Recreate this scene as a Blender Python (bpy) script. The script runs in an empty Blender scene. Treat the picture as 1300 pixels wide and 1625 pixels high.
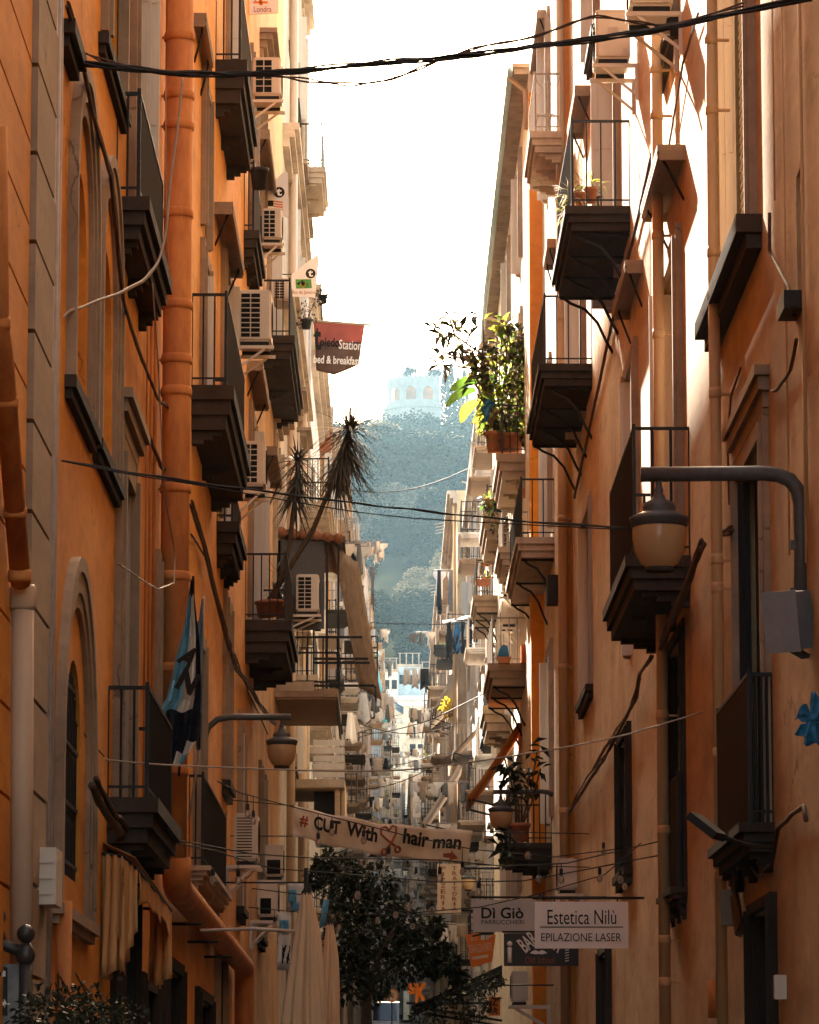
SKYK=0.13; SUNK=5.0; EXPO=3.12; SKYT=(1,.89,.71); HAZE=0.00009; HAZEC=(.47,.77,1,1)
import bpy, bmesh, math, random
from mathutils import Vector, Matrix
random.seed(11)
R=math.radians
sc=bpy.context.scene
COL=sc.collection
V=Vector
# ---------------------------------------------------------------- camera
FPX=6400.0
VPX,VPY=625.0,1790.0
PITCH=math.atan((VPY-812.5)/FPX)
YAW=math.atan((650-VPX)/FPX*math.cos(PITCH))
cam=bpy.data.cameras.new('camera'); camo=bpy.data.objects.new('camera',cam); COL.objects.link(camo)
cam.sensor_fit='HORIZONTAL'; cam.sensor_width=36; cam.lens=36*FPX/1300
cam.clip_start=0.5; cam.clip_end=6000
camo.rotation_euler=(R(90)+PITCH,0,-YAW)
sc.camera=camo
MC=camo.rotation_euler.to_matrix()
def ray(px,py): return MC@V(((px-650)/FPX,(812.5-py)/FPX,-1))
def atx(px,py,X):
    d=ray(px,py); return d*(X/d.x)
def aty(px,py,Y):
    d=ray(px,py); return d*(Y/d.y)
def zg(Y): return -1.6+0.03*Y
# ---------------------------------------------------------------- materials
def nt(m):
    m.use_nodes=True; t=m.node_tree; return t,t.nodes,t.links
def ramp(N,stops):
    r=N.new('ShaderNodeValToRGB'); e=r.color_ramp.elements
    while len(e)<len(stops): e.new(0.5)
    for k,(p,c) in enumerate(stops):
        e[k].position=p; e[k].color=(*c,1) if len(c)==3 else c
    return r
def noise(N,L,vec,scale,detail=5,rough=.6,stretch=None):
    n=N.new('ShaderNodeTexNoise'); n.inputs['Scale'].default_value=scale
    n.inputs['Detail'].default_value=detail; n.inputs['Roughness'].default_value=rough
    if stretch:
        mp=N.new('ShaderNodeMapping'); mp.inputs['Scale'].default_value=stretch
        L.new(vec,mp.inputs['Vector']); vec=mp.outputs['Vector']
    L.new(vec,n.inputs['Vector']); return n.outputs['Fac']
def mixc(N,L,fac,a,b,mode='MIX'):
    m=N.new('ShaderNodeMix'); m.data_type='RGBA'; m.blend_type=mode
    if isinstance(fac,float): m.inputs[0].default_value=fac
    else: L.new(fac,m.inputs[0])
    for s,v in ((6,a),(7,b)):
        if isinstance(v,tuple): m.inputs[s].default_value=(*v,1)
        else: L.new(v,m.inputs[s])
    return m.outputs[2]
def plaster(name,c,c2=None,dirt=(.12,.07,.045),amt=.55,patch=None,bump=.25):
    m=bpy.data.materials.new(name); t,N,L=nt(m); b=N['Principled BSDF']
    pos=N.new('ShaderNodeNewGeometry').outputs['Position']
    c2=c2 or tuple(x*.78 for x in c)
    big=noise(N,L,pos,.8,6,.6,(1,.4,1))
    r=ramp(N,[(.36,(0,0,0)),(.64,(1,1,1))]); L.new(big,r.inputs[0])
    col=mixc(N,L,r.outputs[0],c2,c)
    fine=noise(N,L,pos,9,5,.7,(1,.25,1))
    r3=ramp(N,[(.3,(.88,.88,.88)),(.7,(1.08,1.08,1.08))]); L.new(fine,r3.inputs[0])
    col=mixc(N,L,1.0,col,r3.outputs[0],'MULTIPLY')
    st=noise(N,L,pos,2.0,5,.62,(1,.22,.10))            # rain streaks run down the wall
    r2=ramp(N,[(.53,(0,0,0)),(.78,(amt,amt,amt))]); L.new(st,r2.inputs[0])
    col=mixc(N,L,r2.outputs[0],col,dirt)
    if patch:                                       # fallen plaster with its own shape
        pn=noise(N,L,pos,.8,8,.72)
        r4=ramp(N,[(.63,(0,0,0)),(.66,(1,1,1))]); L.new(pn,r4.inputs[0])
        col=mixc(N,L,r4.outputs[0],col,patch)
    mot=noise(N,L,pos,2.4,7,.72,(1,.22,.8)); r5=ramp(N,[(.50,(0,0,0)),(.72,(amt*.7,)*3)]); L.new(mot,r5.inputs[0])
    col=mixc(N,L,r5.outputs[0],col,tuple(x*.5 for x in c2))
    vo=N.new('ShaderNodeTexVoronoi'); vo.feature='DISTANCE_TO_EDGE'; vo.inputs['Scale'].default_value=.42
    wv=N.new('ShaderNodeVectorMath'); wv.operation='ADD'; nz=N.new('ShaderNodeTexNoise'); nz.inputs['Scale'].default_value=1.6; nz.inputs['Detail'].default_value=6
    L.new(pos,nz.inputs['Vector']); L.new(pos,wv.inputs[0]); L.new(nz.outputs['Color'],wv.inputs[1]); L.new(wv.outputs[0],vo.inputs['Vector'])
    r6=ramp(N,[(0.0,(1,1,1)),(.007,(0,0,0))]); L.new(vo.outputs['Distance'],r6.inputs[0])
    cm=noise(N,L,pos,.5,3,.5); r7=ramp(N,[(.52,(0,0,0)),(.6,(.75,.75,.75))]); L.new(cm,r7.inputs[0])
    mm=N.new('ShaderNodeMath'); mm.operation='MULTIPLY'; L.new(r6.outputs[0],mm.inputs[0]); L.new(r7.outputs[0],mm.inputs[1])
    col=mixc(N,L,mm.outputs[0],col,tuple(x*.6 for x in dirt))
    L.new(col,b.inputs['Base Color']); b.inputs['Roughness'].default_value=.9
    b.inputs['Specular IOR Level'].default_value=.15
    bn=noise(N,L,pos,26,6,.7,(1,.3,1)); bp=N.new('ShaderNodeBump'); bp.inputs['Strength'].default_value=bump; bp.inputs['Distance'].default_value=.012
    L.new(bn,bp.inputs['Height']); L.new(bp.outputs[0],b.inputs['Normal'])
    return m
def simple(name,c,rough=.6,metal=0,var=.25,scale=14,spec=.3,bump=.1,stretch=None,c2=None,trans=0):
    m=bpy.data.materials.new(name); t,N,L=nt(m); b=N['Principled BSDF']
    pos=N.new('ShaderNodeTexCoord').outputs['Object']
    n=noise(N,L,pos,scale,5,.65,stretch)
    r=ramp(N,[(.32,c2 or tuple(x*(1-var) for x in c)),(.68,c)]); L.new(n,r.inputs[0])
    L.new(r.outputs[0],b.inputs['Base Color'])
    b.inputs['Roughness'].default_value=rough; b.inputs['Metallic'].default_value=metal
    b.inputs['Specular IOR Level'].default_value=spec
    if bump:
        bp=N.new('ShaderNodeBump'); bp.inputs['Strength'].default_value=bump; bp.inputs['Distance'].default_value=.01
        L.new(n,bp.inputs['Height']); L.new(bp.outputs[0],b.inputs['Normal'])
    if trans:                                      # thin cloth or leaf lets some light through
        tr=N.new('ShaderNodeBsdfTranslucent'); L.new(r.outputs[0],tr.inputs[0])
        mx=N.new('ShaderNodeMixShader'); mx.inputs[0].default_value=trans
        L.new(b.outputs[0],mx.inputs[1]); L.new(tr.outputs[0],mx.inputs[2])
        L.new(mx.outputs[0],N['Material Output'].inputs['Surface'])
    return m
M={}
M['orange']=plaster('orange_plaster',(.74,.33,.06),(.57,.215,.032),(.17,.06,.022),.75)
M['orange2']=plaster('bright_orange_plaster',(.78,.39,.10),(.64,.28,.065),(.2,.08,.03),.7)
M['ochre']=plaster('ochre_plaster',(.64,.37,.16),(.50,.27,.11),(.16,.10,.06),.7,(.45,.36,.27))
M['beige']=plaster('beige_plaster',(.54,.46,.37),(.37,.30,.23),(.15,.10,.07),.75,(.34,.26,.19))
M['tan']=plaster('tan_plaster',(.55,.38,.21),(.40,.26,.135),(.15,.085,.05),.75)
M['tan2']=plaster('sandy_plaster',(.64,.47,.29),(.50,.34,.19),(.16,.10,.065),.75)
M['cream']=plaster('cream_plaster',(.80,.70,.54),(.66,.54,.39),(.2,.14,.1),.65,(.36,.28,.2))
M['white']=plaster('white_plaster',(.82,.78,.72),(.68,.63,.56),(.22,.18,.15),.7,(.45,.38,.3))
M['vivid']=plaster('vivid_orange_plaster',(.80,.30,.03),(.72,.25,.025),(.5,.2,.04),.4)
M['grey_trim']=plaster('grey_stone_trim',(.38,.275,.185),(.28,.20,.135),(.1,.075,.06),.6)
M['dark_stone']=plaster('shade_darkened_stone',(.058,.044,.035),(.030,.024,.019),(.014,.012,.01),.7,None,.5)  # dark grey stone, colour deepened to carry the shadow under balconies
M['pale_stone']=plaster('pale_weathered_stone',(.54,.44,.34),(.38,.29,.21),(.08,.055,.04),.7,None,.5)
M['far_stone']=plaster('hill_stone',(.20,.185,.165),(.15,.14,.125),(.09,.085,.08),.6)
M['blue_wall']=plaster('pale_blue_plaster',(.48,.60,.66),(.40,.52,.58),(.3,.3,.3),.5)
M['iron']=simple('black_iron',(.011,.010,.010),.55,.0,.4,30)
M['grey_metal']=simple('grey_painted_metal',(.085,.082,.08),.5,.0,.3,20)
M['rail_light']=simple('pale_painted_railing',(.36,.30,.25),.6,0,.4,30)
M['pipe']=simple('orange_painted_pipe',(.62,.25,.07),.7,0,.42,5,.2,.25,(1,1,.3),(.36,.125,.04))
M['pipe_pale']=simple('pale_painted_pipe',(.60,.42,.28),.5,0,.25,3,.35,.08,(1,1,.25))
M['pipe_tan']=simple('tan_painted_pipe',(.56,.34,.16),.55,0,.25,3,.3,.08,(1,1,.25))
M['conduit']=simple('whitish_conduit',(.50,.42,.35),.5,0,.3,6)
M['shutter']=simple('grey_wood_shutter',(.44,.36,.29),.7,0,.35,5,.2,.15,(1,1,.12))
M['shutter_white']=simple('white_wood_shutter',(.66,.60,.53),.6,0,.2,5,.25,.1,(1,1,.12))
M['shutter_and_shade']=simple('dark_shutter_and_shade',(.02,.019,.019),.65,0,.35,6,.2,.1,(1,1,.12))
M['glass']=simple('dark_window_glass',(.03,.032,.035),.08,0,.3,2,.6,0)
M['ac']=simple('white_appliance_enamel',(.66,.58,.48),.45,0,.12,3,.35,0)
M['black']=simple('matt_black_plastic',(.015,.014,.014),.6,0,.3,10)
M['slot']=simple('black_grille_void',(.012,.012,.012),.8,0,.3,10,.1,0)
M['cable']=simple('black_cable_sheath',(.02,.018,.017),.6,0,.4,25)
M['cable_pale']=simple('pale_cable_sheath',(.42,.34,.27),.6,0,.3,12)
M['cable_brown']=simple('paint_spattered_brown_cable',(.10,.055,.035),.7,0,.5,18)
M['globe']=simple('milky_lamp_glass',(.62,.40,.20),.22,0,.1,3,.5,0,None,None,.35)
M['bulb']=simple('clear_bulb_glass',(.45,.38,.32),.08,0,.1,3,.7,0,None,None,.4)
M['terracotta']=simple('terracotta',(.42,.15,.06),.8,0,.35,12)
M['roof_tile']=simple('roof_tile_clay',(.34,.15,.075),.85,0,.5,7,.2,.3)
M['canvas']=simple('beige_canvas',(.88,.63,.38),.85,0,.22,5,.1,.15,(1,1,.2),None,.2)
M['banner']=simple('cream_banner_cloth',(.84,.75,.63),.8,0,.12,4,.1,.1,None,None,.3)
M['awning_brown']=simple('brown_awning_cloth',(.24,.155,.095),.85,0,.5,4,.1,.1,(6,.3,1),None,.2)
M['awning_black']=simple('black_awning_cloth',(.02,.018,.017),.85,0,.3,6)
M['plank']=simple('weathered_planks',(.40,.28,.18),.85,0,.4,3,.1,.3,(1,6,1))
M['wood_orange']=simple('orange_varnished_beam',(.62,.27,.06),.6,0,.3,4)
M['wood_pale']=simple('pale_wood',(.55,.38,.24),.8,0,.3,5)
M['asphalt']=simple('basalt_paving',(.06,.056,.052),.75,0,.4,3,.3,.4)
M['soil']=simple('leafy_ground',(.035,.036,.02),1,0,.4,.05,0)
M['letter_dark']=simple('dark_lettering',(.025,.02,.018),.7,0,.2,9,.1,0)
M['letter_red']=simple('faded_red_lettering',(.36,.10,.05),.7,0,.2,9,.1,0)
M['letter_white']=simple('white_lettering',(.75,.70,.64),.7,0,.1,9,.1,0)
M['letter_orange']=simple('orange_lettering',(.80,.20,.02),.6,0,.15,9,.1,0)
M['sign_white']=simple('white_sign_panel',(.84,.80,.75),.5,0,.1,2,.3,0)
M['sign_grey']=simple('grey_sign_panel',(.52,.48,.44),.5,0,.12,2,.3,0)
M['sign_black']=simple('black_sign_panel',(.025,.022,.021),.45,0,.3,3,.3,0)
M['sign_orange']=simple('orange_sign_panel',(.78,.20,.02),.55,0,.15,3,.3,0)
M['sign_cream']=simple('cream_sign_panel',(.66,.52,.36),.6,0,.15,3,.3,0)
M['red_cloth']=simple('faded_red_cloth',(.42,.125,.10),.8,0,.2,4,.1,.05,None,None,.2)
M['brown_cloth']=simple('brown_print_cloth',(.17,.105,.085),.8,0,.3,5,.1,.05,None,None,.15)
M['flag_blue']=simple('sky_blue_flag_cloth',(.16,.42,.60),.75,0,.15,4,.1,.05,None,None,.25)
M['flag_navy']=simple('navy_flag_cloth',(.018,.022,.035),.8,0,.2,4,.1,.05)
M['flag_white']=simple('white_flag_cloth',(.68,.66,.63),.75,0,.12,4,.1,.05,None,None,.25)
M['blue_plastic']=simple('blue_plastic_sheet',(.03,.22,.42),.4,0,.3,6,.4,.1,None,None,.25)
M['turquoise']=simple('turquoise_sheet',(.10,.58,.66),.6,0,.12,3,.2,0,None,None,.25)
M['leaf_dark']=simple('dark_glossy_leaf',(.022,.027,.011),.6,0,.5,3,.18,0,None,None,.12)
M['leaf_green']=simple('fresh_green_leaf',(.12,.24,.03),.45,0,.4,4,.4,0,None,None,.5)
M['leaf_yellow']=simple('yellow_green_leaf',(.34,.36,.05),.45,0,.35,4,.4,0,None,None,.55)
M['leaf_brown']=simple('dry_brown_leaf',(.15,.095,.055),.7,0,.4,5,.2,0,None,None,.3)
M['leaf_olive']=simple('dull_olive_leaf',(.045,.05,.02),.5,0,.4,5,.3,0,None,None,.25)
M['yucca']=simple('dull_sword_leaf',(.085,.07,.042),.5,0,.45,4,.35,0,None,None,.12)
M['bark']=simple('brown_bark',(.13,.085,.055),.9,0,.45,14,.1,.5)
M['hill_leaf']=simple('hillside_foliage',(.026,.033,.015),1,0,.45,.4,0,0,None,(.010,.014,.007),.06)
M['hill_leaf2']=simple('sunlit_hillside_foliage',(.30,.24,.15),1,0,.35,.4,0,0,None,(.035,.038,.018),.15)  # pale leaf colour paints the sunlit highlights of the tree crowns
M['hill_leaf3']=simple('dark_cypress_foliage',(.016,.024,.012),1,0,.4,.4,0,0,None,None,.15)
M['skin_white']=simple('white_car_paint',(.70,.70,.70),.25,0,.05,3,.5,0)
M['rubber']=simple('black_rubber',(.02,.02,.02),.8,0,.3,9)
M['red']=simple('red_enamel',(.55,.06,.03),.4,0,.15,5)
M['yellow']=simple('yellow_cloth',(.72,.52,.04),.7,0,.15,5,.2,0,None,None,.3)
M['blue']=simple('mid_blue_cloth',(.05,.20,.42),.75,0,.25,5,.1,0,None,None,.2)
M['pale_cloth']=simple('pale_linen',(.66,.58,.50),.8,0,.15,5,.1,0,None,None,.3)
M['black_cloth']=simple('black_cloth',(.02,.02,.024),.85,0,.3,5,.1,0)
M['orange_cloth']=simple('orange_cloth',(.62,.20,.03),.8,0,.2,5,.1,0,None,None,.25)
M['green']=simple('green_print',(.10,.32,.08),.7,0,.2,5)
# ---------------------------------------------------------------- mesh builder
BASE={}
class MB:
    def __init__(s): s.v=[]; s.f=[]; s.fm=[]; s.mi=0; s.sm=[]; s.smooth=False
    def add(s,vs,fs):
        o=len(s.v); s.v+= [tuple(p) for p in vs]
        for f in fs: s.f.append(tuple(i+o for i in f)); s.fm.append(s.mi); s.sm.append(s.smooth)
    def quad(s,a,b,c,d): s.add([a,b,c,d],[(0,1,2,3)])
    def box(s,x0,x1,y0,y1,z0,z1):
        s.add([(x0,y0,z0),(x1,y0,z0),(x1,y1,z0),(x0,y1,z0),(x0,y0,z1),(x1,y0,z1),(x1,y1,z1),(x0,y1,z1)],
              [(0,3,2,1),(4,5,6,7),(0,1,5,4),(1,2,6,5),(2,3,7,6),(3,0,4,7)])
    def obox(s,c,ax,ay,az):      # half-axis vectors
        c=V(c); P=[c+ax*i+ay*j+az*k for k in(-1,1) for j in(-1,1) for i in(-1,1)]
        s.add(P,[(0,2,3,1),(4,5,7,6),(0,1,5,4),(1,3,7,5),(3,2,6,7),(2,0,4,6)])
    def bar(s,a,b,w,h=None,up=V((0,0,1))):
        a=V(a); b=V(b); h=h or w; d=(b-a)
        if d.length<1e-6: return
        u=d.normalized(); sd=u.cross(up)
        if sd.length<1e-3: sd=u.cross(V((1,0,0)))
        sd.normalize(); t=sd.cross(u)
        s.obox((a+b)/2,d/2,sd*w/2,t*h/2)
    def tube(s,pts,r,n=6,caps=True):
        pts=[V(p) for p in pts]; k=len(pts); rs=r if isinstance(r,(list,tuple)) else [r]*k
        ov=[]; prev=None; sm=s.smooth; s.smooth=True
        for i,p in enumerate(pts):
            d=(pts[min(i+1,k-1)]-pts[max(i-1,0)])
            d=d.normalized() if d.length>1e-9 else V((0,0,1))
            if prev is None:
                a=d.cross(V((0,0,1)))
                if a.length<.05: a=d.cross(V((1,0,0)))
            else: a=prev-d*prev.dot(d)
            a.normalize(); prev=a; b=d.cross(a)
            ov+=[p+(a*math.cos(t)+b*math.sin(t))*rs[i] for t in [2*math.pi*j/n for j in range(n)]]
        fs=[(i*n+j,i*n+(j+1)%n,(i+1)*n+(j+1)%n,(i+1)*n+j) for i in range(k-1) for j in range(n)]
        if caps: fs+=[tuple(range(n-1,-1,-1)),tuple((k-1)*n+j for j in range(n))]
        s.add(ov,fs); s.smooth=sm
    def lathe(s,c,prof,n=20):    # prof: list of (r,z)
        c=V(c); sm=s.smooth; s.smooth=True
        ov=[c+V((r*math.cos(2*math.pi*j/n),r*math.sin(2*math.pi*j/n),z)) for r,z in prof for j in range(n)]
        k=len(prof)
        fs=[(i*n+j,i*n+(j+1)%n,(i+1)*n+(j+1)%n,(i+1)*n+j) for i in range(k-1) for j in range(n)]
        fs+=[tuple(range(n-1,-1,-1)),tuple((k-1)*n+j for j in range(n))]
        s.add(ov,fs); s.smooth=sm
    def prism(s,poly,ext):       # planar polygon (3D points) extruded by vector
        poly=[V(p) for p in poly]; n=len(poly); ext=V(ext)
        s.add(poly+[p+ext for p in poly],[tuple(range(n-1,-1,-1)),tuple(range(n,2*n))]+[(i,(i+1)%n,(i+1)%n+n,i+n) for i in range(n)])
    def sheet(s,rows,thick=0):
        n=len(rows[0]); k=len(rows); sm=s.smooth; s.smooth=True
        s.add([p for r in rows for p in r],[(i*n+j,i*n+j+1,(i+1)*n+j+1,(i+1)*n+j) for i in range(k-1) for j in range(n-1)]); s.smooth=sm
    def leaf(s,p,d,up,l,w,bend=.15):
        d=V(d).normalized(); sd=d.cross(V(up))
        if sd.length<1e-3: sd=d.cross(V((1,0,.3)))
        sd.normalize(); nn=sd.cross(d); p=V(p)
        m=p+d*l*.5+nn*l*bend*.5; e=p+d*l-nn*l*bend
        s.add([p,m-sd*w/2,e,m+sd*w/2,],[(0,1,2,3)])
    def build(s,name,mats,parent=None,base=None,solid=0,recalc=True):
        me=bpy.data.meshes.new(name)
        b=BASE[parent.name] if parent is not None else (V(base) if base is not None else V((0,0,0)))
        me.from_pydata([(x-b[0],y-b[1],z-b[2]) for x,y,z in s.v],[],s.f)
        if not isinstance(mats,(list,tuple)): mats=[mats]
        for m in mats: me.materials.append(m)
        me.polygons.foreach_set('material_index',s.fm)
        me.polygons.foreach_set('use_smooth',s.sm)
        if recalc:
            bm=bmesh.new(); bm.from_mesh(me); bmesh.ops.recalc_face_normals(bm,faces=bm.faces); bm.to_mesh(me); bm.free()
        me.update()
        o=bpy.data.objects.new(name,me); COL.objects.link(o)
        if parent is not None: o.parent=parent
        else: o.location=b
        BASE[o.name]=b.copy() if isinstance(b,Vector) else V(b)
        if solid:
            md=o.modifiers.new('Solidify','SOLIDIFY'); md.thickness=solid; md.offset=0
        return o
def tag(o,label=None,cat=None,group=None,kind=None):
    if label: o['label']=label
    if cat: o['category']=cat
    if group: o['group']=group
    if kind: o['kind']=kind
    return o
def thing(name,label,cat,loc,group=None):
    o=bpy.data.objects.new(name,None); COL.objects.link(o); o.location=loc; o.empty_display_size=.2
    BASE[o.name]=V(loc); return tag(o,label,cat,group)
def struct(name,mb,m): return tag(mb.build(name,m),kind='structure')
def dup(o,dl=V((0,0,0)),label=None,parent=None,s=None,rz=None):
    c=o.copy(); COL.objects.link(c)
    if parent is not None: c.parent=parent
    else:
        c.location=V(o.location)+V(dl)
        if s: c.scale=(s,s,s) if not isinstance(s,tuple) else s
        if rz is not None: c.rotation_euler=(0,0,rz)
    if label: c['label']=label
    for ch in KIDS(o): dup(ch,parent=c)
    return c
def KIDS(o): return [x for x in list(COL.objects) if x.parent is o]
# ---------------------------------------------------------------- text
def text(s,mat,parent,cx,size_w,size_h,right,up,center,depth=.006,shear=0,off=0,spacing=1):
    cu=bpy.data.curves.new('lettering','FONT'); cu.body=s; cu.size=1; cu.align_x='LEFT'; cu.resolution_u=3
    cu.shear=shear; cu.offset=off; cu.space_character=spacing
    ob=bpy.data.objects.new('tmp',cu); COL.objects.link(ob)
    dg=bpy.context.evaluated_depsgraph_get(); dg.update()
    me=bpy.data.meshes.new_from_object(ob.evaluated_get(dg)); bpy.data.objects.remove(ob); bpy.data.curves.remove(cu)
    xs=[v.co.x for v in me.vertices]; ys=[v.co.y for v in me.vertices]
    x0,x1,y0,y1=min(xs),max(xs),min(ys),max(ys)
    right=V(right).normalized(); up=V(up).normalized(); nn=right.cross(up)
    mb=MB(); P=[V(center)+right*((v.co.x-x0)/(x1-x0)-.5)*size_w+up*((v.co.y-y0)/(y1-y0)-.5)*size_h+nn*depth for v in me.vertices]
    mb.add(P,[tuple(p.vertices) for p in me.polygons]); bpy.data.meshes.remove(me)
    return mb.build('lettering',mat,parent,recalc=False)

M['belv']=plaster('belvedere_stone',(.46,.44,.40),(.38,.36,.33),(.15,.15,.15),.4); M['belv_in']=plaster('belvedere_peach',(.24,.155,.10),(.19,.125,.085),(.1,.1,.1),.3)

def bulbmat():
    m=bpy.data.materials.new('thin_bulb_glass'); t,N,L=nt(m); b=N['Principled BSDF']; b.inputs['Base Color'].default_value=(.5,.42,.34,1); b.inputs['Roughness'].default_value=.05; b.inputs['Specular IOR Level'].default_value=.8
    tr=N.new('ShaderNodeBsdfTransparent'); mx=N.new('ShaderNodeMixShader'); fr=N.new('ShaderNodeFresnel'); fr.inputs[0].default_value=1.9
    ma=N.new('ShaderNodeMath'); ma.operation='MULTIPLY_ADD'; ma.inputs[1].default_value=.6; ma.inputs[2].default_value=.34; L.new(fr.outputs[0],ma.inputs[0]); L.new(ma.outputs[0],mx.inputs[0]); L.new(tr.outputs[0],mx.inputs[1]); L.new(b.outputs[0],mx.inputs[2]); L.new(mx.outputs[0],N['Material Output'].inputs['Surface']); return m
M['bulb']=bulbmat()
M['awning_tan']=simple('orange_tan_canvas',(.80,.45,.19),.85,0,.3,6,.1,.15,(1,1,.3),None,.2)
# ---------------------------------------------------------------- sky, sun, air
SUN=V((0.34,-1.85,-1.08)).normalized()
w=bpy.data.worlds.new('World'); sc.world=w; t,N,L=nt(w)
sky=N.new('ShaderNodeTexSky'); sky.sky_type='NISHITA'; sky.sun_disc=False
sky.sun_elevation=math.asin(-SUN.z); sky.sun_rotation=math.atan2(-SUN.x,-SUN.y)
sky.air_density=1.0; sky.dust_density=5.0; sky.ozone_density=0.6; sky.altitude=100
L.new(mixc(N,L,1.0,sky.outputs[0],SKYT,'MULTIPLY'),N['Background'].inputs[0]); N['Background'].inputs[1].default_value=SKYK
su=bpy.data.lights.new('sun','SUN'); su.energy=SUNK; su.angle=R(.53); su.color=(1,.90,.76)
so=bpy.data.objects.new('sun',su); COL.objects.link(so); so.rotation_euler=SUN.to_track_quat('-Z','Y').to_euler()
vs=sc.view_settings; vs.view_transform='Standard'; vs.look='None'; vs.exposure=EXPO; vs.gamma=1
sc.render.engine='CYCLES'; cy=sc.cycles; cy.use_denoising=True; cy.max_bounces=8; cy.diffuse_bounces=5; cy.glossy_bounces=3
cy.transmission_bounces=4; cy.volume_bounces=1; cy.transparent_max_bounces=8; cy.caustics_reflective=False; cy.caustics_refractive=False
cy.volume_step_rate=4; cy.sample_clamp_indirect=8
if HAZE:
    hb=MB(); hb.box(-420,420,-30,1150,-4,215)
    hz=bpy.data.materials.new('haze_air'); t,N,L=nt(hz); N.remove(N['Principled BSDF'])
    pv=N.new('ShaderNodeVolumePrincipled'); pv.inputs['Color'].default_value=HAZEC; pv.inputs['Density'].default_value=HAZE
    pv.inputs['Anisotropy'].default_value=.25
    L.new(pv.outputs[0],N['Material Output'].inputs['Volume'])
    tag(hb.build('haze',hz),kind='stuff')
# ---------------------------------------------------------------- ground and hill
HP=[(-60,-3.4),(0,-1.6),(300,7.4),(432,11.4),(440,44),(470,56),(560,79),(700,110),(800,134),(870,149),(905,154),(1000,156),(1140,150)]
def hillz(x,y):
    for (a,za),(b,zb) in zip(HP,HP[1:]):
        if a<=y<=b: z=za+(zb-za)*(y-a)/(b-a); break
    else: z=HP[0][1] if y<0 else HP[-1][1]
    if y>440:
        z+=math.sin(x*.045+y*.013)*3*min(1,(y-440)/80)-max(0,abs(x-8)-30)*.05*min(1,(y-440)/200)
    return z
ys=[-60,0,60,120,180,240,300,360,432,440]+list(range(455,1141,15)); xs=[-400,-250,-160]+list(range(-120,121,10))+[160,250,400]
g=MB(); g.smooth=True
g.sheet([[V((x,y,hillz(x,y)-.02)) for x in xs] for y in ys])
struct('terrain',g,M['soil'])
fg=MB(); fg.sheet([[V((x,y,-6.5)) for x in(-3500,0,3500)] for y in(-3000,0,5000)]); struct('ground',fg,M['soil'])
st=MB(); st.sheet([[V((x,y,zg(y))) for x in(-2.6,0,3.3)] for y in range(-40,425,15)]); struct('street',st,M['asphalt'])
# hill trees: four crowns, many standing trees
def crown(mb,n,rx,rz,leaf,lobes,base=0):
    L_=[(V((random.uniform(-.6,.6)*rx,random.uniform(-.6,.6)*rx,random.uniform(-.15,.65)*rz)),random.uniform(.32,.55)) for _ in range(lobes)]
    for _ in range(n):
        c,k=random.choice(L_)
        d=V((random.gauss(0,1),random.gauss(0,1),random.gauss(0.25,1))).normalized()
        p=c+V((d.x*rx*k,d.y*rx*k,d.z*rz*k))*random.uniform(.72,1.05)
        p.z+=base
        a=random.uniform(0,6.3); e=V((math.cos(a),math.sin(a),random.uniform(-.5,.5)))
        mb.leaf(p,e,d*1.5+V((random.uniform(-.4,.4),random.uniform(-.4,.4),.2)),leaf*random.uniform(.7,1.5),leaf*random.uniform(.5,.9),random.uniform(-.1,.3))
protos=[]
for k,(rx,rz,mat,lab,n) in enumerate([(5.2,4.6,'hill_leaf','hazy blue green round-crowned tree on the hillside woods',4200),
        (6.5,4.4,'hill_leaf','broad spreading tree with a blue green crown on the hill',4600),
        (4.6,4.2,'hill_leaf2','tree with a crown coloured pale for sunlight on the hillside',3800),
        (3.6,5.2,'hill_leaf','tall narrow leafy tree among the hillside woods',3400)]):
    r=thing('hillside_tree',lab,'tree',(0,0,0),'trees covering the hill')
    mb=MB(); crown(mb,n,rx,rz,.44,10,rz*.95); mb.build('crown',M[mat],r,recalc=False)
    tk=MB(); tk.tube([(0,0,-2.5),(.1,0,1.5),(.3,.1,rz*.9)],[.45,.35,.15],7); tk.build('trunk',M['bark'],r)
    protos.append(r)
used=set()
def put(k,p,s,rz):
    r=protos[k]
    if k not in used: used.add(k); r.location=p; r.scale=(s,s,s); r.rotation_euler=(0,0,rz); return r
    c=r.copy(); COL.objects.link(c); c.location=p; c.scale=(s,s,s); c.rotation_euler=(0,0,rz)
    for ch in PK[k]: q=ch.copy(); COL.objects.link(q); q.parent=c
    return c
PK=[KIDS(r) for r in protos]
rnd=random.Random(5)
y=452
while y<905:
    half=y*.0145+5; cx=y*(668-VPX)/FPX; stp=8.6+ (y-450)*.006
    x=cx-half
    while x<cx+half:
        X=x+rnd.uniform(-2,2); Y=y+rnd.uniform(-4,4)
        px=VPX+X*FPX/Y
        open_=(545<px<655 and Y<551)
        if not open_:
            kk=rnd.choices([0,1,2,3],[4,3,3.4,1.5])[0]
            s=rnd.uniform(.75,1.5)*(0.7 if Y<560 else 1.0)
            if Y>800 and px<722: s*=.5
            if Y>846 and px<722: x+=stp; continue
            put(kk,(X,Y,hillz(X,Y)-1.0),s,rnd.uniform(0,6.3))
        x+=stp*rnd.uniform(.8,1.2)*(.6 if Y<575 else 1)
    y+=(10+(y-450)*.016)*(.62 if y<575 else 1)
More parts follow.
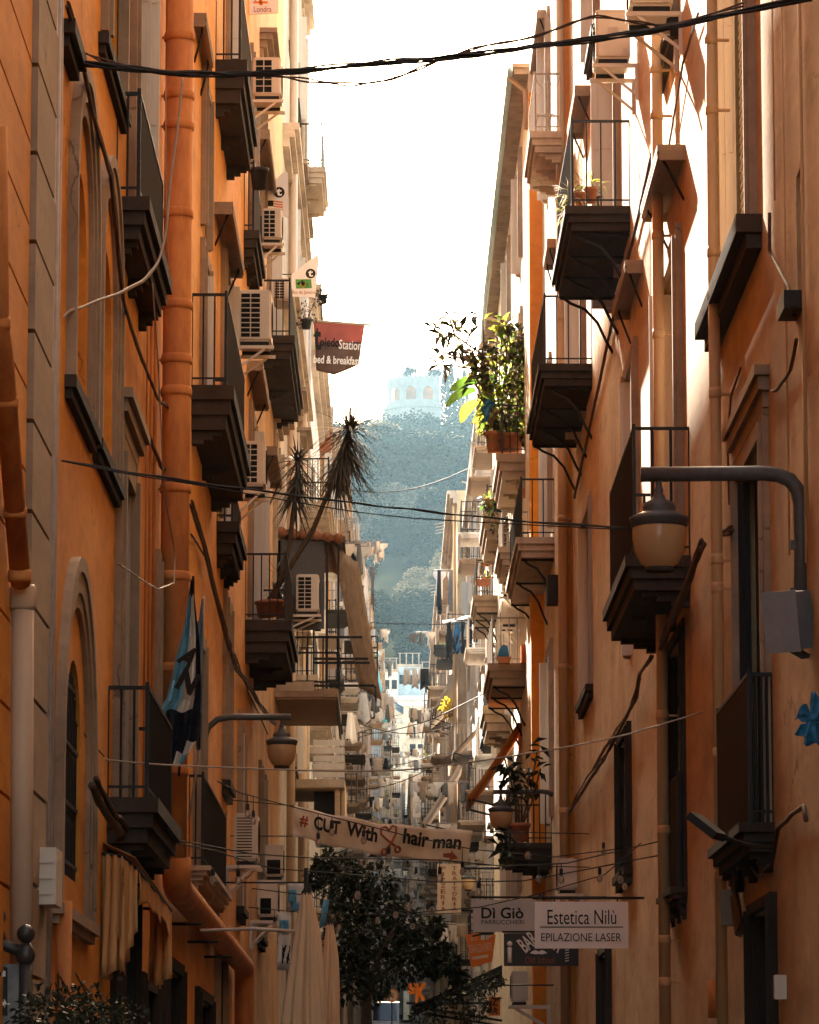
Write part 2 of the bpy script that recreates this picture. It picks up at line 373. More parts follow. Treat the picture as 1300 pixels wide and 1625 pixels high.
# cypresses beside the belvedere
cp=None
for px,top,Y,lab in [(706,585,893,'slim cypress right against the belvedere corner'),(716,580,905,'tallest dark cypress right of the belvedere'),(737,590,910,'cypress rising behind the balcony jungle'),(727,602,905,'short cypress between two taller ones right of the belvedere')]:
    tp=aty(px,top,Y); b=hillz(tp.x,Y)-1; H=tp.z-b
    r=thing('cypress_tree',lab,'tree',(tp.x,Y,b),'cypresses on the hilltop')
    mb=MB()
    for _ in range(1500):
        h=random.random()**.8; rad=1.15*(math.sin(math.pi*min(1,.12+h*.88))**.7)*(1-.25*h)+.1
        a=random.uniform(0,6.3); p=V((tp.x+math.cos(a)*rad,Y+math.sin(a)*rad,b+1+h*(H-1)))
        mb.leaf(p,(math.cos(a)*.4,math.sin(a)*.4,1),(math.cos(a),math.sin(a),0),.7,.35)
    mb.build('crown',M['hill_leaf3'],r,recalc=False)
    tk=MB(); tk.tube([(tp.x,Y,b-1),(tp.x,Y,b+H*.7)],[.25,.05],6); tk.build('trunk',M['bark'],r)
for px,top,Y,lab in [(653,582,925,'round tree crown showing above the belvedere roof'),(688,584,925,'small tree crown behind the right end of the belvedere')]:
    tp=aty(px,top,Y)
    r=thing('rooftop_tree',lab,'tree',(tp.x,Y,tp.z-7)); mb=MB(); crown(mb,700,2.0,1.7,.6,5,0)
    mb.v=[(a+tp.x,b+Y,c+tp.z-1.8) for a,b,c in mb.v]; mb.build('crown',M['hill_leaf'],r,recalc=False)
    tk=MB(); tk.tube([(tp.x,Y,tp.z-9),(tp.x,Y,tp.z-2)],.2,6); tk.build('trunk',M['bark'],r)
# belvedere: rounded loggia with arches on an arched round retaining wall
def belvedere():
    Y=880; kx=Y/FPX
    cxp=666; c=aty(cxp,640,Y); rad=58*kx
    zt=aty(cxp,597,Y).z; zb=aty(cxp,642,Y).z; zr=zb-7
    r=thing('belvedere','pale round belvedere with a row of arches and toothed parapet on the hilltop','building',(c.x,c.y+rad,zr))
    cy_=c.y+rad
    def pt(a,z,rr=rad): return V((c.x+math.sin(a)*rr,cy_-math.cos(a)*rr,z))
    A0,A1=-1.62,.62
    mb=MB(); n=112; H=zt-zb
    def arch_in(a):    # opening height above zb for angle a, arches of .30 rad spaced .46
        u=((a+1.47)%.49)-.245
        return None if abs(u)>.135 else (H*.20,H*.48+math.sqrt(max(0,1-(u/.135)**2))*H*.19)
    for i in range(n):
        a=A0+(A1-A0)*i/n; b=A0+(A1-A0)*(i+1)/n; m=(a+b)/2
        ai=arch_in(m)
        if ai is None: mb.quad(pt(a,zb),pt(b,zb),pt(b,zt),pt(a,zt))
        else:
            mb.quad(pt(a,zb),pt(b,zb),pt(b,zb+ai[0]),pt(a,zb+ai[0]))
            mb.quad(pt(a,zb+ai[1]),pt(b,zb+ai[1]),pt(b,zt),pt(a,zt))
            mb.quad(pt(a,zb+ai[1]),pt(b,zb+ai[1]),pt(b,zb+ai[1],rad-.8),pt(a,zb+ai[1],rad-.8))
        k=i%8
        if k<5: mb.prism([pt(a,zt),pt(b,zt),pt(b,zt+(.75 if k==2 else .35)),pt(a,zt+(.75 if k==2 else .35))],(0,.5,0))
        mb.prism([pt(a,zb-.5,rad+.5),pt(b,zb-.5,rad+.5),pt(b,zb+.15,rad+.5),pt(a,zb+.15,rad+.5)],(0,.6,0))
    e=pt(A1,zb); mb.quad(e,V((e.x,e.y+9,zb)),V((e.x,e.y+9,zt)),pt(A1,zt))
    mb.build('wall',M['belv'],r)
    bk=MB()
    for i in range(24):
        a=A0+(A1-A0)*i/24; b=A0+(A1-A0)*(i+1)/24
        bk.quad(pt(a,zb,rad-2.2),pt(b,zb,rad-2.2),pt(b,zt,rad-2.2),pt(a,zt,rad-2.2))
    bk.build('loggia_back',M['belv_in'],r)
    rw=MB()
    for i in range(n):
        a=A0+(A1-A0)*i/n; b=A0+(A1-A0)*(i+1)/n
        rw.quad(pt(a,zr-14,rad+.3),pt(b,zr-14,rad+.3),pt(b,zb-.5,rad+.3),pt(a,zb-.5,rad+.3))
    rw.build('retaining_wall',M['belv'],r)
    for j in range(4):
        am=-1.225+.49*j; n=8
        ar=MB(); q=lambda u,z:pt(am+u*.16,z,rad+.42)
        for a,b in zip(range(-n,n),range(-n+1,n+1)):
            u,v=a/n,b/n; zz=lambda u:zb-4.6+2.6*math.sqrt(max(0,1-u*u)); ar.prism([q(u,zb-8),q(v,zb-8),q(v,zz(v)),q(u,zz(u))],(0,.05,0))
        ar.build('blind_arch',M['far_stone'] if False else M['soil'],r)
belvedere()
# hillside retaining wall
def rwall():
    Y=548
    P=lambda px,py,dy=0: aty(px,py,Y+dy)
    r=thing('retaining_wall','tall pale stone retaining wall with a buttressed corner climbing the hillside','wall',P(600,1045))
    mb=MB(); 
    mb.prism([P(556,1060),P(617,1060),P(617,885),P(604,893),P(575,908),P(556,912)],(0,14,0)); mb.build('wall_face',M['far_stone'],r)
    bt=MB(); bt.prism([P(601,1060,-5),P(614,1060,-5),P(614,972,-5),P(603,958,-5)],(0,7,0)); bt.prism([P(609,1000,-2),P(622,1000,-2),P(621,880,-2),P(616,876,-2)],(0,8,0))
    bt.build('buttress',M['far_stone'],r)
rwall()
# near-hill terrace edge
tw=MB(); a=aty(618,905,585); b=aty(735,908,585); tw.box(a.x,b.x,585,586.2,a.z-3,a.z+.4); tag(tw.build('terrace_wall',M['far_stone'],base=(a.x,585,a.z-3)),'low pale terrace wall crossing the hillside below the tree line','wall')
# ---------------------------------------------------------------- street buildings
class Bld:
    def __init__(s,name,label,side,X,Y0,Y1,z1,mat,depth=7,z0=None,cat='building'):
        s.sg=1 if side=='L' else -1; s.X=X; s.Y0=Y0; s.Y1=Y1; s.z1=z1; s.mat=mat; s.depth=depth
        s.z0=(zg(Y0)-.6) if z0 is None else z0
        s.root=thing(name,label,cat,(X,(Y0+Y1)/2,s.z0)); s.holes=[]; s.extra=[]
    def P(s,y,n,z): return V((s.X+s.sg*n,y,z))
    def at(s,px,py,n=0):
        p=atx(px,py,s.X+s.sg*n); return p.y,p.z
    def box(s,mb,y0,y1,n0,n1,z0,z1):
        a=s.X+s.sg*n0; b=s.X+s.sg*n1; mb.box(min(a,b),max(a,b),y0,y1,z0,z1)
    def hole(s,y0,y1,z0,z1,d=.14,arch=False):
        s.holes.append((y0,y1,z0,z1,d,arch))
    def wall(s):
        mb=MB(); P=s.P
        Ys=sorted({s.Y0,s.Y1,*[h[0] for h in s.holes],*[h[1] for h in s.holes]}); Zs=sorted({s.z0,s.z1,*[h[2] for h in s.holes],*[h[3] for h in s.holes]})
        for a,b in zip(Ys,Ys[1:]):
            for c,d in zip(Zs,Zs[1:]):
                m=((a+b)/2,(c+d)/2)
                if any(h[0]<m[0]<h[1] and h[2]<m[1]<h[3] for h in s.holes): continue
                mb.quad(P(a,0,c),P(b,0,c),P(b,0,d),P(a,0,d))
        for (a,b,c,d,dp,arch) in s.holes:
            zs=d-(b-a)/2 if arch else d
            mb.quad(P(a,0,c),P(a,0,zs),P(a,-dp,zs),P(a,-dp,c)); mb.quad(P(b,0,c),P(b,0,zs),P(b,-dp,zs),P(b,-dp,c))
            mb.quad(P(a,0,c),P(b,0,c),P(b,-dp,c),P(a,-dp,c))
            if not arch: mb.quad(P(a,0,d),P(b,0,d),P(b,-dp,d),P(a,-dp,d))
            else:
                rr=(b-a)/2; ym=(a+b)/2; n=14
                A=[(ym-rr*math.cos(math.pi*i/n),zs+rr*math.sin(math.pi*i/n)) for i in range(n+1)]
                for (y,z),(y2,z2) in zip(A,A[1:]):
                    mb.quad(P(y,0,z),P(y2,0,z2),P(y2,0,d),P(y,0,d)); mb.quad(P(y,0,z),P(y2,0,z2),P(y2,-dp,z2),P(y,-dp,z))
        for e in s.extra: s.box(mb,*e)
        D=-s.depth
        mb.quad(P(s.Y0,0,s.z0),P(s.Y0,0,s.z1),P(s.Y0,D,s.z1),P(s.Y0,D,s.z0)); mb.quad(P(s.Y1,0,s.z0),P(s.Y1,0,s.z1),P(s.Y1,D,s.z1),P(s.Y1,D,s.z0))
        mb.quad(P(s.Y0,0,s.z1),P(s.Y1,0,s.z1),P(s.Y1,D,s.z1),P(s.Y0,D,s.z1)); mb.quad(P(s.Y0,D,s.z0),P(s.Y1,D,s.z0),P(s.Y1,D,s.z1),P(s.Y0,D,s.z1))
        return mb.build('wall',s.mat,s.root,recalc=False)
    # -- parts
    def cornice(s,z,d=.35,mat=None,y0=None,y1=None):
        mb=MB(); y0=s.Y0+.01 if y0 is None else y0; y1=s.Y1-.01 if y1 is None else y1
        s.box(mb,y0,y1,-.02,d,z-.14,z); s.box(mb,y0+.002,y1-.002,-.02,d*.72,z-.3,z-.142); s.box(mb,y0+.004,y1-.004,-.02,d*.4,z-.5,z-.302)
        return mb.build('cornice',mat or M['pale_stone'],s.root)
    def win(s,pa,pb,yt,yb,kind='glass',fr='grey_trim',fw=.16,fd=.06,sill=True,hood=0,leaf=None,leafw=.24,arch=False,Y=None,name='window',mull=True):
        if Y: y0,y1,z0,z1=Y
        else:
            y0,z1=s.at(pa,yt); y1,_=s.at(pb,yt); _,z0=s.at(pa,yb)
        d=.13
        if kind=='dark' and leaf is None and fr: leaf='shutter_and_shade'; leafw=.15  # dark leaf lines the far jamb so the recess looks shaded
        s.hole(y0,y1,z0,z1,d,arch)
        mb=MB(); s.box(mb,y0,y1,-d-.05,-d+.002,z0,z1)
        mat={'glass':M['glass'],'shut':M['shutter'],'dark':M['shutter_and_shade'],'white':M['shutter_white'],'wall':s.mat}[kind]
        if kind in('white','shut'):
            k=int((z1-z0)/.085)
            for i in range(k):
                z=z0+.05+i*.085
                if z+.05<z1: s.box(mb,y0+.06,(y0+y1)/2-.04,-d+.002,-d+.02,z,z+.045); s.box(mb,(y0+y1)/2+.04,y1-.06,-d+.002,-d+.02,z,z+.045)
        w=mb.build(name,mat,s.root)
        if fr:
            f=MB()
            if arch:
                rr=(y1-y0)/2; ym=(y0+y1)/2; zs=z1-rr; n=16
                for (r0,r1,dd) in((rr,rr+fw*.5,fd),(rr+fw*.5,rr+fw,fd*.6)):
                    pts=[(0,zs-(zs-z0)*q) for q in(1,0)]
                    ring=lambda q:[(ym-q,z0)]+[(ym-q*math.cos(math.pi*i/n),zs+q*math.sin(math.pi*i/n)) for i in range(n+1)]+[(ym+q,z0)]
                    A,B=ring(r0),ring(r1)
                    for i in range(len(A)-1):
                        f.prism([s.P(*((A[i][0],-.01,A[i][1]))),s.P(A[i+1][0],-.01,A[i+1][1]),s.P(B[i+1][0],-.01,B[i+1][1]),s.P(B[i][0],-.01,B[i][1])],(s.sg*(dd+.01),0,0))
            else:
                s.box(f,y0-fw,y0,-.01,fd,z0,z1+fw); s.box(f,y1,y1+fw,-.01,fd,z0,z1+fw); s.box(f,y0,y1,-.01,fd*.9,z1,z1+fw)
                s.box(f,y0-fw*.4,y0-.003,fd,fd+.03,z0,z1+fw*.4); s.box(f,y1+.003,y1+fw*.4,fd,fd+.03,z0,z1+fw*.4)
            f.build('frame',M[fr],w)
        if mull and kind=='glass':
            q=MB(); ym=(y0+y1)/2
            for a,b in((y0,y0+.07),(ym-.05,ym+.05),(y1-.07,y1)): s.box(q,a,b,-d+.003,-d+.05,z0,z1-(0 if not arch else (y1-y0)*.3))
            for z in [z0+.01,z0+(z1-z0)*.36,z0+(z1-z0)*.7]: s.box(q,y0+.071,ym-.051,-d+.003,-d+.04,z,z+.06); s.box(q,ym+.051,y1-.071,-d+.003,-d+.04,z,z+.06)
            q.build('sash',M['shutter'] if leaf is None else M[leaf],w)
        if sill:
            q=MB(); s.box(q,y0-fw-.05,y1+fw+.05,-.01,.12,z0-.1,z0-.002); s.box(q,y0-fw,y1+fw,-.01,.08,z0-.2,z0-.102); q.build('sill',M['dark_stone'] if sill is True else M[sill],w)
        if hood:
            q=MB(); h0=z1+fw+.004
            s.box(q,y0-fw-.14,y1+fw+.14,-.01,hood,h0+.24,h0+.32); s.box(q,y0-fw-.09,y1+fw+.09,-.01,hood*.72,h0+.13,h0+.238); s.box(q,y0-fw-.03,y1+fw+.03,-.01,hood*.4,h0,h0+.128)
            q.build('hood',M['grey_trim'],w)
        if leaf:
            q=MB()
            for yy,wd in((y1-.05,leafw),(y1-.11,leafw*.75)):
                s.box(q,yy,yy+.035,-d+.055,wd-d,z0+.02,z1-.02)
                for fz in (0,.33,.66): s.box(q,yy-.012,yy-.001,-d+.08,wd-d-.03,z0+(z1-z0)*fz+.08,z0+(z1-z0)*(fz+.33)-.02)
            q.build('shutter_or_shade_leaf',M[leaf],w)
        return w,(y0,y1,z0,z1)
    def hood(s,pa,y,pon,pof,mat='grey_trim',th=.07):
        y0,z=s.at(pa,y); n=abs(aty(pon,y,y0).x-s.X); yo,_=s.at(pof,y+100,n)
        mb=MB(); s.box(mb,y0,yo,-.01,n,z-th,z); s.box(mb,y0,y0+.05,-.01,n-.02,z-th-.09,z-th-.002); s.box(mb,yo-.05,yo,-.01,n-.02,z-th-.09,z-th-.002)
        s.box(mb,y0+.052,yo-.052,n-.05,n-.004,z-th-.06,z-th-.002)
        h=mb.build('window_canopy',M[mat],s.root)
        for yy in(y0+.25,yo-.25):
            mb2=MB(); mb2.tube([s.P(yy,.0,z-th-.45),s.P(yy,n*.6,z-th-.1),s.P(yy,n-.06,z-th-.01)],.015,5)
            mb2.build('bracket',M['iron'],h)
    def balcony(s,pa,po,pof,yr,yf,th=.26,slab='dark_stone',rail='iron',brk=0,gap=.115,r=.011,belly=0,fancy=False,Y=None,wood=False):
        if Y: y0,y1,n,zf,zr=Y
        else:
            y0,zf=s.at(pa,yf); _,zr=s.at(pa,yr); n=abs(aty(po,yf,y0).x-s.X); y1,_=s.at(pof,yf,n)
        mb=MB()
        k=3
        for i in range(k):
            q=i*.045; s.box(mb,y0-.06+q,y1+.06-q,-.02,n+.07-q*1.0,zf-th*(i+1)/k,zf-th*i/k-(0.002 if i else 0))
        if wood:
            for i in range(int((y1-y0)/.22)): s.box(mb,y0+i*.22,y0+i*.22+.2,.0,n,zf-th-.03,zf-th-.002)
        b=mb.build('balcony',M[slab],s.root)
        rl=MB(); nn=n-.03
        s.box(rl,y0,y0+.035,.0,nn+.018,zr-.03,zr); s.box(rl,y1-.035,y1,.0,nn+.018,zr-.03,zr); s.box(rl,y0+.036,y1-.036,nn-.017,nn+.018,zr-.031,zr-.001)
        s.box(rl,y0+.01,y0+.03,.0,nn,zf+.08,zf+.10); s.box(rl,y1-.03,y1-.01,.0,nn,zf+.08,zf+.10); s.box(rl,y0+.031,y1-.031,nn-.01,nn+.01,zf+.08,zf+.10)
        def bar(y,nx): 
            rl.tube([s.P(y,nx,zf),s.P(y,nx,zr-.03)],r,5,False)
        kk=max(2,round(nn/gap))
        for i in range(kk+1):
            bar(y0+.02,nn*i/kk); bar(y1-.02,nn*i/kk)
        kk=max(3,round((y1-y0)/gap))
        for i in range(1,kk): bar(y0+.02+(y1-y0-.04)*i/kk,nn)
        for y in(y0+.02,y1-.02): s.box(rl,y-.016,y+.016,nn-.016,nn+.016,zf,zr+.03)
        if fancy:
            for i in range(max(2,round(nn/.2))):
                c=(i+.5)*nn/max(2,round(nn/.2)); a=.09
                for zz,sgn in((zr-.06,-1),(zf+.13,1)):
                    rl.tube([s.P(y0+.02,c+a*math.cos(t),zz+sgn*.16*math.sin(t)) for t in [math.pi*j/8 for j in range(9)]],.008,4,False)
            s.box(rl,y0+.01,y0+.03,.0,nn,zf+.26,zf+.28)
        rl.build('railing',M[rail],b)
        if brk>0:
            m=brk
            for i in range(m):
                q=MB(); y=y0+.15+(y1-y0-.3)*i/max(1,m-1)
                q.tube([s.P(y,n*.92,zf-th-.01),s.P(y,n*.75,zf-th-.10),s.P(y,n*.5,zf-th-.18),s.P(y,n*.28,zf-th-.36),s.P(y,n*.12,zf-th-.62),s.P(y,.0,zf-th-.78)],.022,6)
                q.tube([s.P(y,0,zf-th-.03),s.P(y,n*.95,zf-th-.03)],.02,6)
                q.build('bracket',M['iron'],b)
        elif brk==0 and not wood:
            for i in range(3):
                q=MB(); y=y0+.12+(y1-y0-.4)*i/2
                for jj in range(3): s.box(q,y,y+.16,-.01,n*(.8-.24*jj),zf-th-.05*(jj+1),zf-th-.05*jj-.003)
                q.build('corbel',M[slab],b)
        return b,(y0,y1,n,zf,zr)
    def pipe(s,px,yt,yb,wpx,mat,n=None,bands=(),extra=None):
        r0=.1; 
        n=n or .16
        y,zt=s.at(px,yt,n); _,zb=s.at(px,yb,n); r=wpx*y/FPX/2
        y,zt=s.at(px,yt,max(n,r+.03)); n=max(n,r+.03)
        mb=MB(); pts=[s.P(y,n,zt),s.P(y,n,zb)]
        if extra: pts+=[s.P(*e) for e in extra]
        mb.tube(pts,r,14)
        p=mb.build('drainpipe',mat,s.root)
        for by in bands:
            q=MB(); _,z=s.at(px,by,n); q.lathe(s.P(y,n,z),[(r*1.08,-.06),(r*1.1,-.03),(r*1.1,.0),(r*1.03,.035)],14); s.box(q,y-.02,y+.02,0,n,z-.03,z-.01)
            q.build('pipe_collar',mat,p)
        return p,(y,n,zt,zb,r)
XL=-2.3; XR=2.95
def yl(px): return atx(px,800,XL).y
def yr(px,X=XR): return atx(px,800,X).y
# ======================================================== LEFT SIDE
LA=Bld('corner_building','orange rusticated house with grey quoins at the left edge of the view','L',XL,9,yl(72),26,M['orange'])
for k in range(50):
    z=-1.2+k*.52; LA.extra.append((9.02,yl(33),-.01,.028,z+.012,z+.508))
LA.wall()
q=MB()
for k in range(46):
    z=-1.35+k*.57; LA.box(q,yl(37)-(.0 if k%2 else .0),yl(69)-(.12 if k%2 else 0),-.01,.055,z+.014,z+.556)
q.build('quoin',M['grey_trim'],LA.root)
def lapipe():
    n=.1; P=lambda px,py:(lambda t:LA.P(t[0],n,t[1]))(LA.at(px,py,n))
    q=MB(); q.tube([P(-6,200),P(-3,520),P(4,560),P(33,925)],.062,12); p=q.build('drainpipe',M['pipe'],LA.root)
    for (x,y) in((-3,515),(10,640),(24,815),(31,915)):
        c=MB(); c.lathe(P(x,y)-V((0,0,.03)),[(.066,0),(.07,.02),(.07,.05),(.066,.07)],12); c.build('pipe_collar',M['pipe'],p)
    q=MB(); q.tube([P(36,940),P(33,1640)],.068,12); q.lathe(P(36,955)-V((0,0,.05)),[(.07,0),(.082,.02),(.082,.13),(.07,.15)],12); q.build('drainpipe',M['pipe_pale'],LA.root)
lapipe()
q=MB(); y0,z0=LA.at(48,1435); y1,z1=LA.at(66,1352); LA.box(q,y0,y0+.5,.0,.16,z0,z0+.36)
for k in range(3): LA.box(q,y0-.012,y0-.001,.02,.14,z0+.06+k*.1,z0+.075+k*.1)
tag(q.build('meter_box',M['ac'],base=LA.P(y0,0,z0)),'small pale meter box low on the left wall beside the pale downpipe','meter box')

LB=Bld('orange_palazzo','orange palazzo with arched mouldings and big orange downpipe filling the left side','L',XL,yl(72)+.004,yl(300),26,M['orange'])
def mould(B,y0,y1,z0,z1,fw,fd,mat,parent,dark=False):
    f=MB(); rr=(y1-y0)/2; ym=(y0+y1)/2; zs=z1-rr; n=18
    for (r0,r1,dd) in((rr-fw,rr-fw*.72,fd*.5),(rr-fw*.72+.003,rr-fw*.3,fd*.75),(rr-fw*.3+.003,rr,fd)):
        ring=lambda q:[(ym-q,z0)]+[(ym-q*math.cos(math.pi*i/n),zs+q*math.sin(math.pi*i/n)) for i in range(n+1)]+[(ym+q,z0)]
        A,C=ring(r0),ring(r1)
        for i in range(len(A)-1):
            f.prism([B.P(*((A[i][0],-.01,A[i][1]))),B.P(A[i+1][0],-.01,A[i+1][1]),B.P(C[i+1][0],-.01,C[i+1][1]),B.P(C[i][0],-.01,C[i][1])],(B.sg*(dd+.01),0,0))
    return f.build('arch_moulding',mat,parent)
def sill(B,y0,y1,n,z0,z1,par,mat='dark_stone'):
    q=MB(); B.box(q,y0,y1,-.01,n,z0+(z1-z0)*.45,z1); B.box(q,y0+.05,y1-.05,-.01,n*.6,z0,z0+(z1-z0)*.45-.003); return q.build('sill',M[mat],par)
def grille(B,y0,y1,z0,z1,n,par,gap=.12,arch=False):
    q=MB(); k=int((y1-y0)/gap); rr=(y1-y0)/2; ym=(y0+y1)/2
    for i in range(1,k):
        y=y0+(y1-y0)*i/k; t=z1 if not arch else z1-rr+math.sqrt(max(0,rr*rr-(y-ym)**2)); q.tube([B.P(y,n,z0),B.P(y,n,t)],.011,5,False)
    z=z0+.1
    while z<z1-.05: B.box(q,y0,y1,n-.008,n+.012,z,z+.03); z+=.42
    for i in range(1,k):
        for zz in (z0+(z1-z0)*.3,z0+(z1-z0)*.62): 
            y=y0+(y1-y0)*(i-.5)/k; q.tube([B.P(y+.045*math.cos(t),n,zz+.045*math.sin(t)) for t in [2*math.pi*j/8 for j in range(9)]],.007,4,False)
    return q.build('grille',M['iron'],par)
for (a,b) in((27.75,30.05),(30.35,32.75)):
    w_,_=LB.win(0,0,0,0,'wall',None,Y=(a+.52,b-.52,5.22,6.92),arch=True,sill=False,name='blind_arch')
    mould(LB,a,b,5.2,7.68,.34,.075,M['grey_trim'],LB.root); sill(LB,a-.08,b+.08,.085,5.04,5.198,w_)
w_,_=LB.win(0,0,0,0,'dark',None,Y=(28.1,29.55,1.75,3.32),arch=True,sill=False)
grille(LB,28.1,29.55,1.75,3.25,-.03,w_,.13,True)
mould(LB,27.25,30.4,1.5,4.06,.36,.07,M['grey_trim'],LB.root); sill(LB,27.15,30.5,.09,1.36,1.498,w_,'grey_trim')
w_,_=LB.win(0,0,0,0,'wall',None,Y=(26.95,27.6,7.55,9.2),sill=False); sill(LB,26.75,27.8,.12,7.32,7.5,w_)
w_,_=LB.win(0,0,0,0,'glass','grey_trim',Y=(30.9,32.6,8.5,10.6),sill=False,fw=.25); sill(LB,30.4,33.1,.085,8.26,8.42,w_)
LB.win(0,0,0,0,'shut','grey_trim',Y=(34.0,35.6,7.75,11.2),sill=False,fw=.22,fd=.08,leaf='shutter_white',leafw=.3,name='balcony_door')
LB.balcony(184,225,262,138,314,th=.34)
LB.win(0,0,0,0,'dark','grey_trim',Y=(33.1,34.7,2.67,5.45),sill=False,fw=.26,fd=.06,hood=.15,leaf='shutter',leafw=.14,name='balcony_door')
LB.balcony(170,238,275,1085,1266,th=.36)
LB.win(0,0,0,0,'dark','grey_trim',Y=(38.4,39.6,2.9,5.3),sill=True,fw=.18)
LB.win(0,0,0,0,'dark','dark_stone',Y=(36.6,38.6,-.6,1.25),fw=.14,sill=False,name='shop_door'); LB.win(0,0,0,0,'dark','dark_stone',Y=(40.2,43.4,-.5,1.6),fw=.12,sill=False,name='shop_door')
LB.win(0,0,0,0,'dark','dark_stone',Y=(33.0,36.2,.2,1.95),fw=.1,fd=.02,sill=False,leaf='shutter_and_shade',leafw=.14,name='dark_recess')  # dark hole added to blacken the gap behind the awning cloth
LB.wall()
bp,(by,bn,_,_,br)=LB.pipe(286,-60,1378,46,M['pipe'],bands=(62,158,208,352,500,588,640,795,935,1080,1240))
def bigelbow():
    q=MB(); y,zt=LB.at(280,1385,bn); y2=LB.at(388,1530,bn)[0]
    q.tube([LB.P(y,bn,zt+.15),LB.P(y,bn,zt),LB.P(y+.12,bn,zt-.1),LB.P(y+.4,bn,zt-.14),LB.P(y2-.3,bn,zt-.2),LB.P(y2-.06,bn,zt-.26),LB.P(y2,bn,zt-.4),LB.P(y2,bn,zt-3.5)],br*1.02,14)
    o=q.build('drainpipe_elbow',M['pipe'],LB.root)
    for k in range(3): c=MB(); c.tube([LB.P(y+1.6+k*4,0,zt-.42),LB.P(y+1.6+k*4,bn+br+.03,zt-.42)],.018,6); c.build('pipe_bracket',M['iron'],o)
bigelbow()
def wallcable(B,pts,r,mat,name,label,n=.05,lumpy=0,strands=1):
    base_pts=pts
    q=MB(); P=[]
    for (x,y) in pts:
        t=B.at(x,y,n); P.append(B.P(t[0],n,t[1]))
    # resample
    S=[]
    for a,b in zip(P,P[1:]):
        k=max(2,int((b-a).length/.25))
        S+=[a.lerp(b,i/k) for i in range(k)]
    S.append(P[-1])
    for j in range(strands):
        o=[random.uniform(-1,1)*r*1.6 if strands>1 else 0 for _ in range(2)]
        ph=random.uniform(0,6)
        fr_=random.uniform(.05,.16); q.tube([p+V((B.sg*(abs(o[0])+lumpy*.3*abs(math.sin(i*fr_*1.7+ph))),0,o[1]*.8+lumpy*(.6*math.sin(i*fr_+ph)+.35*math.sin(i*.41+j))+(r*.5*random.uniform(-1,1)))) for i,p in enumerate(S)],r*(.6+.5*random.random()) if strands>1 else r,6)
    return tag(q.build(name,M[mat],base=P[0]),label,'cable')
for px,r,nn in((91,.018,.03),(86,.014,.02),(96,.011,.03)):
    q=MB(); a=LB.at(px+4,-40,nn); b=LB.at(px-4,1640,nn); q.tube([LB.P(a[0],nn,a[1]),LB.P(a[0],nn,b[1])],r,8); q.build('conduit',M['conduit'],LB.root)
for px,r in((246,.012),(253,.02),(240,.01)):
    q=MB(); a=LB.at(px,-40,.03); b=LB.at(px-6,1330,.03); q.tube([LB.P(a[0],.03,a[1]),LB.P(a[0],.03,b[1])],r,6); q.build('conduit',M['pipe'],LB.root)
q=MB(); a=LB.at(102,1430,.08); q.tube([LB.P(a[0],.08,a[1]),LB.P(a[0],.08,a[1]-2)],.055,10); q.build('drainpipe',M['pipe'],LB.root)

LC=Bld('bright_orange_house','bright orange house behind the big downpipe with stacked iron balconies','L',XL,yl(300)+.004,yl(400),23.5,M['orange2'])
LC.hood(307,20,328,340); LC.win(0,0,0,0,'glass','grey_trim',Y=(46.9,48.2,10.6,12.4),fw=.14,sill=False)
LC.win(0,0,0,0,'shut','grey_trim',Y=(46.9,48.3,8.5,10.3),sill=False,fw=.14,leaf='shutter_white',leafw=.22,name='balcony_door')
LC.balcony(304,362,390,460,612,th=.5)
LC.hood(340,320,370,388); LC.win(0,0,0,0,'shut','grey_trim',Y=(52.6,54.6,7.95,11.5),sill=False,fw=.2,leaf='shutter_white',leafw=.3,name='balcony_door')
LC.balcony(344,372,384,768,828,th=.42)
LC.balcony(342,384,401,-35,96,th=.55)
LC.win(0,0,0,0,'shut','grey_trim',Y=(53.5,55,13.95,17.2),sill=False,fw=.22,leaf='shutter_white',leafw=.34,name='balcony_door')
LC.balcony(389,456,467,875,984,th=.5)
LC.win(0,0,0,0,'shut','grey_trim',Y=(63.0,64.6,7.95,11.2),sill=False,fw=.2,leaf='shutter_white',leafw=.32,name='balcony_door')
LC.balcony(387,405,415,252,366,th=.4)
LC.win(0,0,0,0,'shut','grey_trim',Y=(62.6,64.6,13.85,16.9),sill=False,fw=.2,leaf='shutter',leafw=.22,name='balcony_door')
LC.balcony(299,325,361,1227,1374,th=.16,slab='pale_stone')
LC.win(0,0,0,0,'dark','grey_trim',Y=(46.2,47.8,2.95,5.6),sill=False,fw=.16,name='balcony_door')
LC.win(0,0,0,0,'shut','grey_trim',Y=(54,55.4,4.6,7.0),fw=.18,leaf='shutter',leafw=.16)
LC.win(0,0,0,0,'shut','grey_trim',Y=(59.2,60.6,3.2,5.9),fw=.18,leaf='shutter_white',leafw=.18)
LC.win(0,0,0,0,'dark','grey_trim',Y=(52,54.2,-.4,2.2),fw=.2,sill=False,name='shop_door')
q=MB(); LC.box(q,LC.Y0+.01,60,-6,-.01,23.504,25.6); q.build('shade_block',M['orange2'],LC.root)  # unseen roof block added to shade the near right wall
LC.win(0,0,0,0,'dark','dark_stone',Y=(47,50.5,-.3,1.5),fw=.12,sill=False,name='shop_door')
LC.wall()
LD=Bld('ochre_house','ochre house with peeling plaster carrying the tile-roofed balcony hut','L',XL,yl(400)+.004,yl(446),23.8,M['ochre'])
LD.win(0,0,0,0,'glass','grey_trim',Y=(67.2,68.8,15.3,18),fw=.25,hood=.3)
LD.hood(405,205,428,440)
LD.balcony(418,462,476,440,533,th=.4)
LD.hood(392,572,417,428); LD.hood(418,708,440,449)
LD.win(0,0,0,0,'shut','pale_stone',Y=(66.8,68.4,8.2,11),fw=.25,leaf='shutter_white',leafw=.3)
